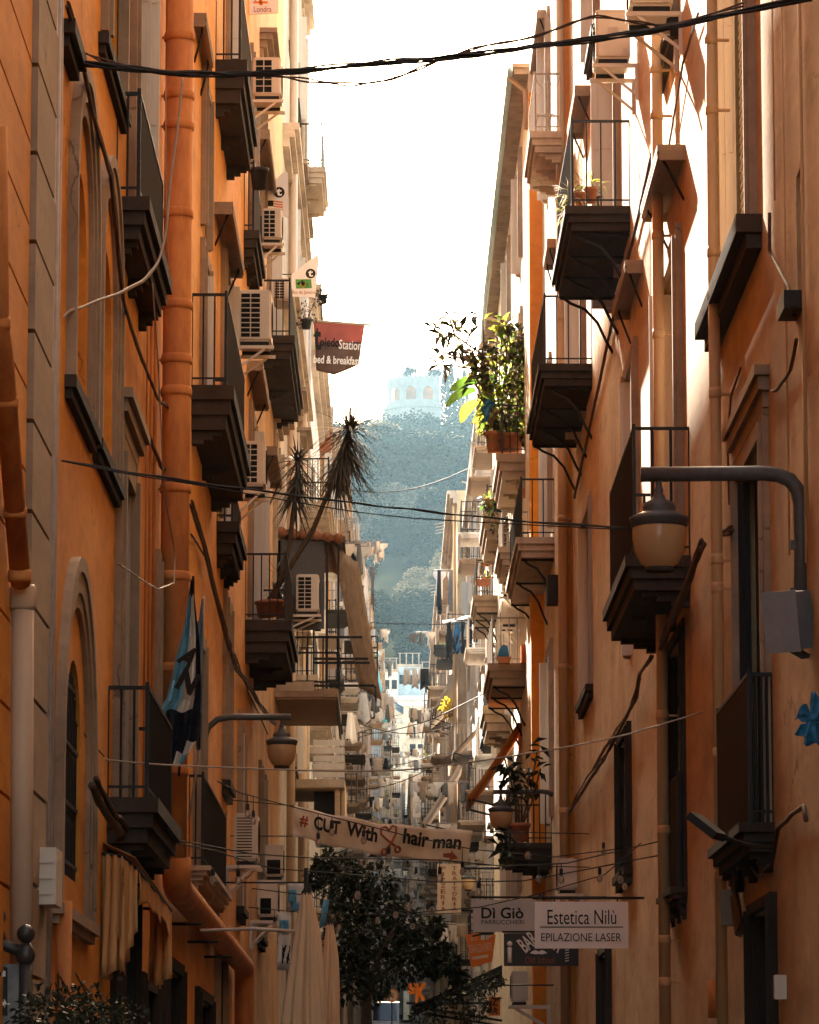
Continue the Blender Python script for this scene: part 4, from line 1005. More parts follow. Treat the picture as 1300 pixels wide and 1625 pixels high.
for k,(B,y,z) in enumerate([(FLB[0],104,12.6),(FLB[2],140,12),(FLB[3],170,15),(FLB[4],205,18.5),(FRB[0],112,12.9),(FRB[0],135,8.2),(FRB[1],163,13),(FRB[2],207,18),(FRB[3],250,16),(FLB[1],121,9.0)]):
    p=B.P(y,.1,z); 
    ac(B,VPX+p.x*FPX/y, VPX+(p.x+B.sg*.32)*FPX/y, 0,0,'x',6) if False else None
    r=thing('air_conditioner','distant white air conditioner on the far facades of the %s row'%('left' if B.sg>0 else 'right'),'air conditioner',B.P(y,0,z),'air conditioners far up the street')
    q=MB(); B.box(q,y,y+.85,.1,.42,z+.1,z+.72); q.build('body',M['ac'],r)
    q=MB(); 
    for i in range(6): B.box(q,y-.01,y-.002,.13,.3,z+.15+i*.09,z+.21+i*.09)
    q.build('side_grille',M['slot'],r)
    q=MB(); B.box(q,y,y+.85,0,.46,z+.04,z+.098); q.build('bracket',M['rail_light'],r)
# ---- street lamps
def lamp(B,arm,Y,cx,top,bot,wpx,label,name='street_lamp',globe='globe'):
    r=thing(name,label,'street lamp',aty(cx,bot,Y))
    q=MB(); q.tube([aty(x,y,Y) for x,y in arm],.055 if wpx>60 else .04,10); q.build('arm',M['grey_metal'],r)
    c=aty(cx,bot,Y); ct=aty(cx,top,Y); H=ct.z-c.z; W=wpx*Y/FPX/2
    q=MB(); q.lathe(c,[(W*.42,H*.0),(W*.46,H*.035),(W*.62,H*.07),(W*.82,H*.19),(W*.9,H*.33),(W*.9,H*.45),(W*.86,H*.47)],28); q.build('globe',M[globe],r)
    q=MB(); q.lathe(c,[(W*.3,-H*.02),(W*.47,-H*.015),(W*.47,H*.03),(W*.3,H*.03)],24); q.build('bottom_ring',M['dark_stone'],r)
    q=MB(); q.lathe(c,[(W*.86,H*.46),(W*.95,H*.47),(W*.97,H*.52),(W*1.0,H*.53),(W*1.0,H*.56),(W*.6,H*.62),(W*.52,H*.63),(W*.56,H*.67),(W*.5,H*.72),(W*.24,H*.76),(W*.2,H*.8),(W*.13,H*.82),(W*.16,H*.86),(W*.1,H*.9),(W*.1,H*1.0)],28)
    q.build('hood',M['grey_metal'],r)
    return r
lamp(RA,[(1272,1010),(1272,860),(1271,800),(1266,778),(1254,762),(1236,754),(1210,751),(1017,753)],28.6,1047,757,905,96,'big round street lamp with cream glass bowl on a curved grey arm at the right')
q=MB(); Y=28.6
for y in(865,940,990): a=aty(1272,y,Y); q.box(a.x-.08,XR,Y-.03,Y+.03,a.z-.03,a.z+.03)
tag(q.build('lamp_bracket',M['grey_metal'],base=aty(1285,930,28.6)),'wall brackets holding the curved grey lamp arm to the right-hand wall','bracket')
lamp(LC,[(320,1210),(323,1180),(330,1155),(345,1142),(365,1138),(462,1138)],48.2,447,1142,1218,51,'smaller round street lamp on a rusty arm above the shop banner')
lamp(RC,[(878,1262),(868,1257),(858,1256),(783,1257)],66,795,1257,1317,41,'small dark street lantern beside the leafy dark balcony')
lamp(FRB[0],[(775,1376),(735,1376)],104,743,1376,1413,24,'tiny lantern with orange glass bowl beside the vertical pizzeria sign')
# ---- cables
def pcable(pts,YA,YB,r,label,n=1,mat='cable',wob=0,name='overhead_cable'):
    x0,x1=pts[0][0],pts[-1][0]; q=MB()
    P=[]
    for a,b in zip(pts,pts[1:]):
        for i in range(6):
            t=i/6; P.append((a[0]+(b[0]-a[0])*t,a[1]+(b[1]-a[1])*t))
    P.append(pts[-1])
    # smooth
    for _ in range(3): P=[P[0]]+[((P[i-1][0]+2*P[i][0]+P[i+1][0])/4,(P[i-1][1]+2*P[i][1]+P[i+1][1])/4) for i in range(1,len(P)-1)]+[P[-1]]
    for j in range(n):
        ph=random.uniform(0,6); fq=random.uniform(.12,.3)
        q.tube([aty(x,y,YA+(YB-YA)*(x-x0)/(x1-x0))+V((0,wob*math.cos(ph+i*fq),wob*math.sin(ph+i*fq)+(wob*.5*math.sin(ph*3+i*.9)))) for i,(x,y) in enumerate(P)],r,6)
    o=q.build(name,M[mat],base=aty(*pts[0],YA)); return tag(o,label,'cable')
pcable([(97,97),(180,106),(290,117),(380,118),(450,115),(590,100),(690,93),(770,85),(900,68),(1050,47),(1140,25),(1290,-4)],27.6,27.4,.0075,'thick bundle of black cables sagging across the top of the street',7,wob=.014)
pcable([(98,60),(120,78),(180,104),(300,119),(430,117),(500,128),(560,136),(620,130),(690,100),(760,72),(850,56),(940,22),(1000,35),(1060,45),(1180,8)],27.7,27.5,.007,'thin loose wire looping under the black cable bundle',2,'cable_brown',.012)
pcable([(290,120),(283,200),(270,290),(264,370),(250,420),(225,448),(190,466),(130,488),(105,497),(92,515),(90,640)],30,27.4,.01,'pair of pale wires hanging from the bundle and bending to the left wall',2,'cable_pale',.007)
pcable([(90,728),(180,745),(300,765),(430,783),(560,800),(650,808),(730,816),(860,828),(1000,838)],27.5,28.7,.006,'upper black wire strung from the left wall to the big round lamp',2,wob=.008)
pcable([(90,730),(200,752),(330,772),(430,790),(560,812),(650,822),(730,827),(860,834),(1000,841)],27.5,28.7,.0045,'lower thin wire strung from the left wall to the big round lamp')
pcable([(160,1205),(240,1213),(380,1219),(520,1224),(640,1223),(760,1208),(900,1186),(1000,1165),(1115,1130)],32,37.5,.008,'pale wire hung across the street above the shop banner',1,'cable_pale')
pcable([(588,988),(640,990),(700,991),(770,989)],150,150,.02,'thin far wire crossing in front of the hillside')
pcable([(545,1160),(600,1165),(680,1145),(770,1100)],120,110,.014,'far slack wire between balconies above the distant facades')
pcable([(165,1200),(120,1150),(110,1120)],31,29,.006,'short stray wire on the left wall near the lower arch')
# wall-run cables
wallcable(LB,[(100,10),(118,70),(140,180),(170,280),(183,420),(190,480),(215,560),(245,635),(262,650)],.02,'cable_brown','wall_cable','thick dark cable draped along the orange left wall past the arches',.06,.012,2)
wallcable(LB,[(236,690),(255,740),(300,780)],.02,'cable_brown','wall_cable','dark cable end bending behind the big orange downpipe',.06,.01)
wallcable(LC,[(300,800),(320,865),(333,920),(350,990),(372,1060),(388,1080),(410,1120),(435,1150)],.022,'cable_brown','wall_cable','bundle of brown cables falling along the wall behind the blue flag',.07,.02,3)
wallcable(LC,[(303,850),(330,890),(365,1020),(395,1100),(425,1165)],.014,'cable_brown','wall_cable','thinner brown cable beside the bundle behind the blue flag',.05,.015)
wallcable(LB,[(140,1240),(150,1265),(165,1290),(185,1310),(198,1330)],.035,'cable_brown','wall_cable','short fat cable stub entering behind the lower left balcony',.1,.02,2)
wallcable(LB,[(262,120),(262,300),(266,420),(270,460)],.006,'cable_pale','wall_cable','thin loose pale wire beside the big downpipe near the top',.12,.02)
wallcable(LB,[(242,450),(250,560),(255,660),(258,740),(264,800),(278,880),(276,925),(250,935),(225,920),(185,893)],.006,'cable_pale','wall_cable','thin pale wire curling in front of the big downpipe',.38,.0)
wallcable(RA,[(1165,838),(1150,845)],.02,'cable_brown','wall_cable','short dark cable clamp beside the dark balcony door on the right',.08,.02,3)
wallcable(RB,[(1120,862),(1108,890),(1095,925),(1075,975),(1050,1030)],.022,'cable_brown','wall_cable','thick tangle of dark cables running down right of the round lamp',.14,.035,6)
wallcable(RC,[(1038,1045),(1018,1070),(1012,1110),(990,1150),(960,1205),(925,1260),(905,1290)],.02,'cable_brown','wall_cable','dark cable bundle slanting down the right wall toward the beauty sign',.1,.03,4)
wallcable(RC,[(1020,1075),(1000,1130),(968,1180),(930,1240),(900,1300)],.014,'cable_brown','wall_cable','second slack cable beside the slanting bundle on the right',.05,.03,2)
wallcable(RC,[(1036,240),(1005,380),(970,520),(940,660),(912,790)],.022,'cable_brown','wall_cable','long cable slanting across the sunlit wall behind the bracketed balconies',.04,.012)
wallcable(RB,[(1110,20),(1085,100),(1062,240),(1045,300)],.012,'cable_brown','wall_cable','brown cable slanting down the sunlit wall under the overhead bundle',.04,.01,2)
wallcable(RA,[(1222,335),(1222,400),(1250,455),(1262,500)],.014,'cable_brown','wall_cable','cable running from the near window sill to the small black junction box',.04,.01)
wallcable(RA,[(1265,540),(1255,590),(1235,618),(1226,622)],.014,'cable_brown','wall_cable','cable dropping from the small black junction box to the dark door lintel',.04,.01)
wallcable(RA,[(1176,585),(1160,630),(1155,700),(1158,800)],.01,'cable_brown','wall_cable','thin wavering cable on the tan wall left of the dark door lintel',.03,.01)
wallcable(RA,[(1280,1300),(1276,1280),(1250,1300),(1235,1315),(1225,1370),(1205,1390),(1185,1370)],.018,'cable_brown','wall_cable','slack cable looping under the dark barred balcony on the right',.05,.01)
wallcable(RA,[(1277,1285),(1283,1400),(1284,1500)],.016,'pipe_tan','wall_cable','painted cable running down the tan wall below the slack loop',.04,.0) if False else None
wallcable(RA,[(1172,1370),(1168,1410),(1180,1470),(1175,1480),(1168,1420)],.022,'cable_brown','cable_coil','coil of black cable hanging beside the grey meter box on the right',.07,.03,5)
q=MB(); p=RA.at(1262,475,.06); RA.box(q,p[0],p[0]+.5,0,.14,p[1]-.06,p[1]+.07); RA.box(q,p[0]-.01,p[0]-.002,.03,.12,p[1]-.05,p[1]+.06)
tag(q.build('junction_box',M['black'],base=RA.P(p[0],0,p[1])),'small black junction box on the tan wall near the right edge','junction box')
# ---- grey cabinet (loudspeaker) under the lamp arm
def speaker():
    Y=28.2; c=aty(1253,985,Y); r=thing('loudspeaker','big grey box loudspeaker tilted on the wall beneath the curved lamp arm','loudspeaker',c)
    rot=Matrix.Rotation(R(-32),3,'Z')@Matrix.Rotation(R(10),3,'X'); ax=rot@V((.12,0,0)); ay=rot@V((0,.13,0)); az=rot@V((0,0,.2))
    q=MB(); q.obox(c,ax,ay,az); q.obox(c,ax*1.03,ay*.9,az*1.02); q.obox(c-ay*1.02,ax*1.12,ay*.04,az*1.08); q.build('body',M['grey_metal2'],r)
    q=MB(); q.obox(c-ay*1.065,ax*.98,ay*.012,az*.95); q.build('front_grille',M['grey_metal2'],r)
    q=MB(); q.bar(c-az*1.0,c-az*1.25+V((.1,.05,0)),.09,.03); q.bar(c+V((.08,.1,-.1)),V((XR,Y+.2,c.z-.1)),.05); q.build('bracket',M['grey_metal'],r)
M['grey_metal2']=simple('light_grey_enamel',(.26,.27,.28),.5,0,.2,6)
speaker()
def bluecloth():
    Y=26.3; q=MB(); k=aty(1290,1140,Y)
    r=thing('blue_cloth','knotted bright blue plastic cloth tied at the right edge','cloth',k)
    for s_,(x,y) in enumerate([(1268,1128),(1272,1170),(1288,1182),(1302,1105),(1310,1150)]):
        t=aty(x,y,Y); q=MB(); d=t-k; sd=V((d.z,0,-d.x)).normalized()*.05
        q.sheet([[k+d*u/9+sd*(v/4-1)*(.25+(u/9)**.7*1.0)*(1+.15*math.sin(v*2+s_))+V((0,.028*math.sin(v*1.25+s_)*(u/9+.1)-.012*math.sin(u*.8+v),.012*math.sin(u*1.1+v*.9+s_))) for v in range(9)] for u in range(10)]); q.build('cloth_fold',M['blue_plastic'],r,solid=.004)
    q=MB(); q.lathe(k-V((0,0,.025)),[(.012,0),(.028,.012),(.03,.03),(.015,.05)],8); q.tube([k,V((XR,Y,k.z-.02))],.01,5); q.build('knot',M['blue_plastic'],r)
bluecloth()
def floodlight():
    Y=30.2; c=aty(1122,1312,Y); r=thing('floodlight','flat black floodlight tilted below the barred balcony on the right','floodlight',c)
    rot=Matrix.Rotation(R(-20),3,'Z')@Matrix.Rotation(R(38),3,'Y'); ax=rot@V((.13,0,0)); ay=rot@V((0,.16,0)); az=rot@V((0,0,.03))
    q=MB(); q.obox(c,ax,ay,az); q.build('housing',M['black'],r)
    q=MB(); q.obox(c-az*1.05,ax*.85,ay*.85,az*.04); q.build('lens',M['glass'],r)
    q=MB(); q.tube([c+ax*.9,V((c.x+.3,Y+.4,c.z-.1)),V((XR,Y+1.0,c.z-.1))],.018,6); q.build('bracket',M['black'],r)
floodlight()
q=MB(); p=RA.at(1150,1412,.14); z0=RA.at(1150,1468,.14)[1]; RA.box(q,p[0],p[0]+.3,.04,.17,z0,p[1]); 
for i in range(4): RA.box(q,p[0]-.006,p[0]-.001,.05,.16,z0+.05+i*.07,z0+.06+i*.07)
RA.box(q,p[0]+.302,p[0]+.34,0,.06,z0+.02,p[1]-.02)
tag(q.build('meter_box',M['grey_metal2'],base=RA.P(p[0],0,z0)),'grey meter box low on the right wall beside the coiled cable','meter box')
q=MB(); p=RA.at(1236,1560,.06); RA.box(q,p[0],p[0]+.1,0,.09,p[1]-.12,p[1]+.06); RA.box(q,p[0]-.004,p[0]-.001,.02,.07,p[1]-.08,p[1]+.03)
tag(q.build('doorbell_box',M['ac'],base=RA.P(p[0],0,p[1])),'pale doorbell box beside the dark street door at lower right','box')
q=MB(); p=RD.at(893,910,.3); q0=aty(869,912,67); q1=aty(893,955,67); q.box(q0.x,q1.x,67,67.6,q1.z,q0.z); q.box(q1.x,2.76,67.1,67.5,q1.z,q1.z+.05); tag(q.build('ventilation_box',M['black'],base=q0),'black square box on the right wall beside an iron-bracketed balcony','box')
# ---- signs
XP=V((1,0,0)); ZP=V((0,0,1))
def frame2(a,b,c):   # helper: plane axes from pixel corners
    return
def board(name,label,Y,x0,y0,x1,y1,mat,th=.05,cat='sign'):
    a=aty(x0,y1,Y); b=aty(x1,y0,Y); r=thing(name,label,cat,a)
    q=MB(); q.box(a.x,b.x,Y,Y+th,a.z,b.z); q.build('panel',M[mat],r); return r,Y
def tx(r,s,mat,Y,x0,y0,x1,y1,depth=.008,ang=0,**k):
    a=aty(x0,y1,Y); b=aty(x1,y0,Y); rt=V((math.cos(ang),0,math.sin(ang))); up=V((-math.sin(ang),0,math.cos(ang)))
    return text(s,M[mat],r,0,b.x-a.x,b.z-a.z,rt,up,(a+b)/2+V((0,-.0,0)),depth,**k)
r,Y=board('beauty_sign','white beauty salon sign reading Estetica Nilù, Epilazione Laser',47.6,849,1431,997,1505,'sign_white')
tx(r,'Estetica Nilù','letter_dark',Y,869,1444,978,1467); tx(r,'EPILAZIONE LASER','letter_dark',Y,859,1481,986,1494,off=.0)
q=MB(); a=aty(857,1472,Y); b=aty(989,1471,Y); q.box(a.x,b.x,Y-.008,Y-.002,a.z,b.z+.003); q.build('rule',M['letter_dark'],r)
q=MB(); a=aty(846,1425,Y); q.tube([a+V((0,.02,0)),V((XR,Y+.02,a.z))],.018,6); q.tube([aty(880,1425,Y)+V((0,.02,0)),aty(880,1433,Y)+V((0,.02,0))],.01,5); q.tube([aty(980,1425,Y)+V((0,.02,0)),aty(980,1433,Y)+V((0,.02,0))],.01,5); q.build('hanging_arm',M['iron'],r)
r,Y=board('hairdresser_sign','grey hairdresser sign reading Di Giò Parrucchieri',56,751,1428,851,1479,'sign_grey')
tx(r,'Dì Giò','letter_dark',Y,764,1440,831,1458,off=.02); tx(r,'PARRUCCHIERI','letter_dark',Y,764,1460,832,1467)
q=MB(); a=aty(748,1424,Y); q.tube([a+V((0,.02,0)),V((XR,Y+.02,a.z))],.018,6); q.build('hanging_arm',M['iron'],r)
r,Y=board('barber_sign','black barber shop sign with white moustache hanging under the two pale signs',52.5,800,1481,918,1533,'sign_black')
tx(r,'BAR','letter_white',Y,824,1482,852,1507,ang=R(38),off=.02); tx(r,'BER','letter_white',Y,868,1482,896,1507,ang=R(-38),off=.02); tx(r,'Old School','letter_red',Y,834,1518,880,1529)
q=MB(); c=aty(855,1512,Y-.01)
for s_ in(-1,1):
    P=[c+V((s_*u*.105,0,.012+.022*math.sin(u*math.pi)*1.1-.02*u*u+ .03*max(0,u-.7))) for u in [i/8 for i in range(9)]]
    Q=[c+V((s_*u*.105,0,-.018*math.sin(math.pi*min(1,u+.25))-.02*u*u+.03*max(0,u-.7)-.002)) for u in [i/8 for i in range(9)]]
    q.prism(P+Q[::-1],(0,.004,0))
q.build('moustache',M['letter_white'],r)
q=MB(); c=aty(809,1512,Y-.01)
q.lathe(c+V((0,.006,-.13)),[(.028,0),(.028,.2)],10)
q.lathe(c+V((0,.006,.08)),[(.01,0),(.035,.02),(.035,.05),(.01,.07)],10); q.build('barber_pole',M['letter_white'],r)
q=MB(); c=aty(900,1515,Y-.004)
for i in range(6): q.obox(c+V((0,0,-.08+i*.035)),V((.025,0,.006)),V((0,.003,0)),V((0,0,.006)))
q.build('barber_pole',M['letter_white'],r)
q=MB(); a=aty(797,1480,Y); q.tube([a+V((0,.02,.01)),V((XR,Y+.02,a.z+.01))],.015,6); q.build('hanging_arm',M['iron'],r)
r,Y=board('pizzeria_sign','tall cream sign with red letters running down, Pizzeria Trattoria',96,694,1371,732,1451,'sign_cream')
for j,(word,xc) in enumerate((('PIZZERIA',703.5),('TRATTORIA',721.5))):
    nL=len(word)
    for i,ch in enumerate(word):
        y0=1375+i*(73/nL); wd=3.2 if ch!='I' else 1.2
        tx(r,ch,'letter_red',Y,xc-wd*1.25,y0,xc+wd*1.25,y0+73/nL*.72,.02,off=.02)
q=MB(); a=aty(732,1378,Y); q.tube([a,V((3.0,Y+.02,a.z))],.03,6); a=aty(732,1445,Y); q.tube([a,V((3.0,Y+.02,a.z))],.03,6); q.build('hanging_arm',M['iron'],r)
def orange():
    Y=84; r=thing('terrace_restaurant_sign','tilted orange restaurant board reading Terrazza Parte with a scalloped top','sign',aty(760,1535,Y))
    q=MB(); pts=[(739,1484),(760,1480),(763,1492),(775,1491),(783,1482),(787,1484),(781,1526),(748,1536)]
    q.prism([aty(x,y,Y) for x,y in pts],(0,.05,0)); q.build('panel',M['sign_orange'],r)
    tx(r,'TERRAZZA PARTE','sign_cream',Y,744,1498,781,1511,.012,ang=R(7)); tx(r,'BED','sign_cream',Y,747,1488,757,1493,.012,ang=R(7))
    q=MB(); a=aty(750,1521,Y); b=aty(775,1517,Y); q.obox((a+b)/2-V((0,.01,0)),(b-a)/2,V((0,.004,0)),V((0,0,.03))); q.build('stripe',M['sign_cream'],r)
    q=MB(); q.tube([aty(750,1486,Y),aty(790,1476,Y),V((2.53,Y,aty(790,1476,Y).z))],.02,6); q.build('hanging_arm',M['iron'],r)
orange()
r,Y=board('pizza_sign','small orange sign with the letters Z A one above the other',70,776,1582,794,1612,'sign_orange'); tx(r,'Z','letter_dark',Y,781,1584,789,1596,.012,off=.02); tx(r,'A','letter_dark',Y,781,1598,790,1610,.012,off=.02)
q=MB(); a=aty(785,1582,Y); q.tube([a,a+V((0,0,.2)),V((2.76,Y,a.z+.2))],.015,5); q.build('hanging_arm',M['iron'],r)
def round10():
    Y=150; c=aty(622,1580,Y); r=thing('speed_sign','round orange-rimmed sign with the number 10 above the van','road sign',c)
    q=MB(); q.smooth=False; n=24; q.prism([c+V((.25*math.cos(t),0,.25*math.sin(t))) for t in [2*math.pi*i/n for i in range(n)]],(0,.04,0)); q.build('rim',M['sign_orange'],r)
    q=MB(); q.prism([c+V((.19*math.cos(t),-.012,.19*math.sin(t))) for t in [2*math.pi*i/n for i in range(n)]],(0,.011,0)); q.build('face',M['sign_cream'],r)
    tx(r,'10','letter_orange',Y,618,1576,626,1585,.02,off=.03)
    q=MB(); q.tube([c-V((0,-.06,.2)),(c.x,Y+.06,zg(Y))],.03,6); q.build('post',M['grey_metal'],r)
round10()
r=thing('orange_letters','big orange letters S K mounted above the dark awning','sign',aty(655,1600,110)); tx(r,'S','letter_orange',110,647,1560,661,1578,.05,off=.05); tx(r,'K','letter_orange',110,659,1560,680,1592,.05,off=.05)
q=MB(); q.box(aty(645,1,110).x,aty(682,1,110).x,110.02,110.06,aty(1,1594,110).z,aty(1,1590,110).z); q.tube([aty(682,1592,110)+V((0,.04,0)),V((3.0,110.04,aty(682,1592,110).z))],.04,6); q.build('mounting_rail',M['iron'],r)
# small wall signs on the left (house-shaped boards)
def small_sign(Y,pts,label,kind,cap,capbox,logo):
    r=thing('hostel_sign',label,'sign',aty(*pts[0],Y)); q=MB(); q.prism([aty(x,y,Y) for x,y in pts],(0,.03,0)); q.build('panel',M['sign_white'],r)
    if logo:
        lx,ly,lr=logo; c=aty(lx,ly,Y-.006); rr=lr*Y/FPX; n=20
        q=MB(); q.prism([c+V((rr*math.cos(t),0,rr*math.sin(t))) for t in [2*math.pi*i/n for i in range(n)]],(0,.005,0)); q.build('round_emblem',M['letter_dark'],r)
        tx(r,'t','sign_white',Y,lx-lr*.5,ly-lr*.65,lx+lr*.5,ly+lr*.65,.012,off=.03)
    for (m,poly) in kind:
        q=MB(); q.prism([aty(x,y,Y-.006) for x,y in poly],(0,.004,0)); q.build('painted_flag',M[m],r)
    if cap: tx(r,cap,'letter_red',Y,*capbox,.008)
    q=MB(); a=aty(*pts[0],Y); q.tube([a+V((0,.015,0)),V((XL,Y+.015,a.z))],.012,5); q.build('bracket',M['iron'],r)
small_sign(62,[(388,-14),(442,-14),(442,20),(388,23)],'white sign with a red cross flag and the word Londra at the top edge',[('letter_orange',[(410,-12),(415,-12),(417,8),(412,8)]),('letter_orange',[(402,2),(425,2),(425,5),(402,5)]),('flag_navy',[(400,-6),(408,-2),(406,1),(400,-3)]),('flag_navy',[(420,-4),(428,-8),(428,-3),(421,0)])],'Londra',(403,10,431,19),None)
small_sign(69,[(414,310),(452,270),(457,274),(457,345),(450,342),(414,341)],'white pointed sign with a striped flag below a round emblem',[('letter_dark',[(420,318),(434,318),(434,327),(420,327)])]+[('letter_orange',[(434,318+i*4),(449,320+i*4),(449,322+i*4),(434,320+i*4)]) for i in range(4)],None,None,(443,305,9))
small_sign(80,[(463,435),(503,404),(507,408),(500,472),(463,470)],'white pointed sign with a green and yellow diamond flag, Rio de Janeiro',[('green',[(469,443),(494,443),(495,457),(470,458)]),('yellow',[(471,450),(481,443.5),(491,450),(481,457)]),],'Rio de Janeiro',(464,461,501,468),(493,434,8))
q=MB(); Y=80; c=aty(481,450,Y-.012); q.prism([c+V((.04*math.cos(t),0,.04*math.sin(t))) for t in [2*math.pi*i/12 for i in range(12)]],(0,.004,0))
for o in COL.objects:
    if o.get('label','').startswith('white pointed sign with a green'): q.build('painted_flag',M['flag_navy'],o)
def redbanner():
    Y=91; P=lambda x,y:aty(x,y,Y)
    r=thing('bed_and_breakfast_banner','pointed red and brown cloth banner reading Toledo Station bed & breakfast on a pole','banner',P(500,510))
    def edge(t,u):  # t down 0..1, u across
        yl_=509+t*78; yr_=516+t*62; x0=498+4*t; x1=579-9*t
        x=x0+(x1-x0)*u; y=yl_+(yr_-yl_)*u + (t*(13*(1-abs(u-.42)/.58 if u>.42 else 1-(.42-u)/.42)))*t
        return P(x,y)+V((0,.06*math.sin(u*7+t*2)*t,0))
    rows=[[edge(i/12,j/14) for j in range(15)] for i in range(13)]
    for nm,a,b,m in(('cloth',0,6,'red_cloth'),('cloth',5,12,'brown_cloth')):
        q=MB(); q.sheet(rows[a:b+1] if nm else rows); q.build(nm,M[m],r,solid=.008)
    q=MB(); q.tube([P(470,506),P(500,509),P(589,516)],.03,8); q.tube([P(470,506),V((XL,Y,P(470,506).z))],.03,8); q.build('pole',M['pale_stone'],r)
    tx(r,'oledo','letter_dark',Y,508,537,539,551,.09,ang=R(-3),off=.02); tx(r,'Station','sign_white',Y,538,541,574,556,.09,ang=R(-4),off=.01); tx(r,'t','letter_dark',Y,498,520,510,557,.09,off=.03)
    tx(r,'bed & breakfast','sign_white',Y,498,566,572,579,.10,ang=R(-2.5),off=.02)
redbanner()
# ---- shop banner
def shopbanner():
    YA,YB=57.0,60.5
    TL,TR,BR,BL=(467,1279),(750,1318),(741,1371),(465,1327)
    def pt(u,v,d=0):
        x=(TL[0]+(TR[0]-TL[0])*u)*(1-v)+(BL[0]+(BR[0]-BL[0])*u)*v; y=(TL[1]+(TR[1]-TL[1])*u)*(1-v)+(BL[1]+(BR[1]-BL[1])*u)*v
        y+=8*math.sin(math.pi*u)*(1 if u<.5 else 1)
        return aty(x,y,YA+(YB-YA)*u-d)+V((0,.05*math.sin(u*17+v*3)+.03*math.sin(u*41-v*7)-.02*math.sin(v*5),.012*math.sin(u*23)))
    r=thing('shop_banner','long cream cloth banner strung across the street reading # CUT With hair man','banner',pt(.5,1))
    q=MB(); q.sheet([[pt(j/110,i/10) for j in range(111)] for i in range(11)]); q.build('cloth',M['banner'],r,solid=.006)
    for a,b in((V((XL,YA-.3,pt(0,0).z+.06)),pt(0,0)),(V((XL,YA-.3,pt(0,1).z-.02)),pt(0,1)),(pt(1,0),V((XR,YB+.3,pt(1,0).z-.02))),(pt(1,1),V((XR,YB+.3,pt(1,1).z-.02)))):
        q=MB(); q.tube([a,b],.008,5); q.build('rope',M['cable'],r)
    def word(s,mat,u0,u1,v0,v1,bold=0):
        bold=bold*1.0
        p00,p10,p01=pt(u0,v1),pt(u1,v1),pt(u0,v0); cu=bpy.data.curves.new('lettering','FONT'); cu.body=s; cu.offset=bold; cu.resolution_u=3
        ob=bpy.data.objects.new('tmp',cu); COL.objects.link(ob); dg=bpy.context.evaluated_depsgraph_get(); dg.update(); me=bpy.data.meshes.new_from_object(ob.evaluated_get(dg)); bpy.data.objects.remove(ob)
        xs=[v.co.x for v in me.vertices]; ys=[v.co.y for v in me.vertices]; q=MB()
        q.add([V((0,-.085,0))+pt(u0+(u1-u0)*(v.co.x-min(xs))/(max(xs)-min(xs)), v1+(v0-v1)*(v.co.y-min(ys))/(max(ys)-min(ys)),.012) for v in me.vertices],[tuple(p.vertices) for p in me.polygons])
        q.build('lettering',M[mat],r,recalc=False)
    word('#','letter_red',.035,.085,.28,.66,.03); word('CUT','letter_dark',.115,.265,.18,.62,.035); word('With','letter_dark',.30,.475,.16,.62,.035)
    word('hair','letter_dark',.62,.765,.12,.58,.035); word('man','letter_dark',.79,.95,.32,.62,.035)
    q=MB()
    def pth(L_,rad): q.tube([pt(u,v,.02)+V((0,-.07,0)) for u,v in L_],rad,5)
    hx,hv=.535,.30
    pth([(hx-.0,.78),(hx+.02,.62),(hx+.042,.3),(hx+.04,.1),(hx+.015,.06),(hx,.2),(hx-.02,.08),(hx-.045,.14),(hx-.04,.34),(hx,.52),(hx+.045,.68)],.018)
    for cx,cv in((hx-.012,.88),(hx+.062,.78)): pth([(cx+.014*math.cos(t),cv+.09*math.sin(t)) for t in [2*math.pi*i/12 for i in range(13)]],.018)
    q.build('scissors_emblem',M['letter_red'],r)
    q=MB(); A=[(.855,.78),(.9,.74),(.9,.66),(.945,.86),(.895,.98),(.9,.9),(.86,.88)]; q.prism([pt(u,v,.02)+V((0,-.08,0)) for u,v in A],(0,.004,0)); q.build('arrow',M['letter_red'],r)
shopbanner()
# ---- strings of bulbs
def bulbs(pts,YA,YB,bl,label):
    r=thing('string_lights',label,'string lights',aty(*pts[0],YA),'strings of bulbs across the street')
    x0,x1=pts[0][0],pts[-1][0]; yy=lambda x:YA+(YB-YA)*(x-x0)/(x1-x0)
    q=MB(); q.tube([aty(x,y,yy(x)) for x,y in pts],.007,5); q.build('wire',M['cable'],r)
    for (bx,by) in bl:
        for (xa,ya),(xb,yb) in zip(pts,pts[1:]):
            if xa<=bx<=xb: cy=ya+(yb-ya)*(bx-xa)/(xb-xa); break
        else: continue
        Y=yy(bx); c=aty(bx,by,Y); t=aty(bx,cy,Y)
        s=c.z+.05
        q=MB(); q.lathe(c-V((0,0,.045)),[(.004,0),(.022,.008),(.033,.03),(.034,.05),(.022,.078),(.014,.09)],12); b=q.build('bulb',M['bulb'],r)
        q=MB(); q.lathe(c+V((0,0,.043)),[(.014,0),(.02,.006),(.02,.06),(.012,.075)],10); q.tube([c+V((0,0,.1)),t],.005,5); q.build('socket',M['black'],b)
bulbs([(345,1240),(380,1258),(470,1282),(560,1305),(640,1325),(750,1348),(880,1360),(1000,1345)],44,50,[(393,1292),(402,1303),(505,1338),(527,1321),(577,1334),(734,1383),(958,1352)],'string of bulbs running just in front of the shop banner letters')
bulbs([(195,1316),(290,1335),(400,1355),(500,1362),(620,1363),(700,1365),(800,1375),(900,1370),(1055,1333)],36,44,[(191,1352),(617,1362),(698,1394),(760,1416),(838,1358),(891,1396)],'string of bulbs hung from the short cable stub on the left wall')
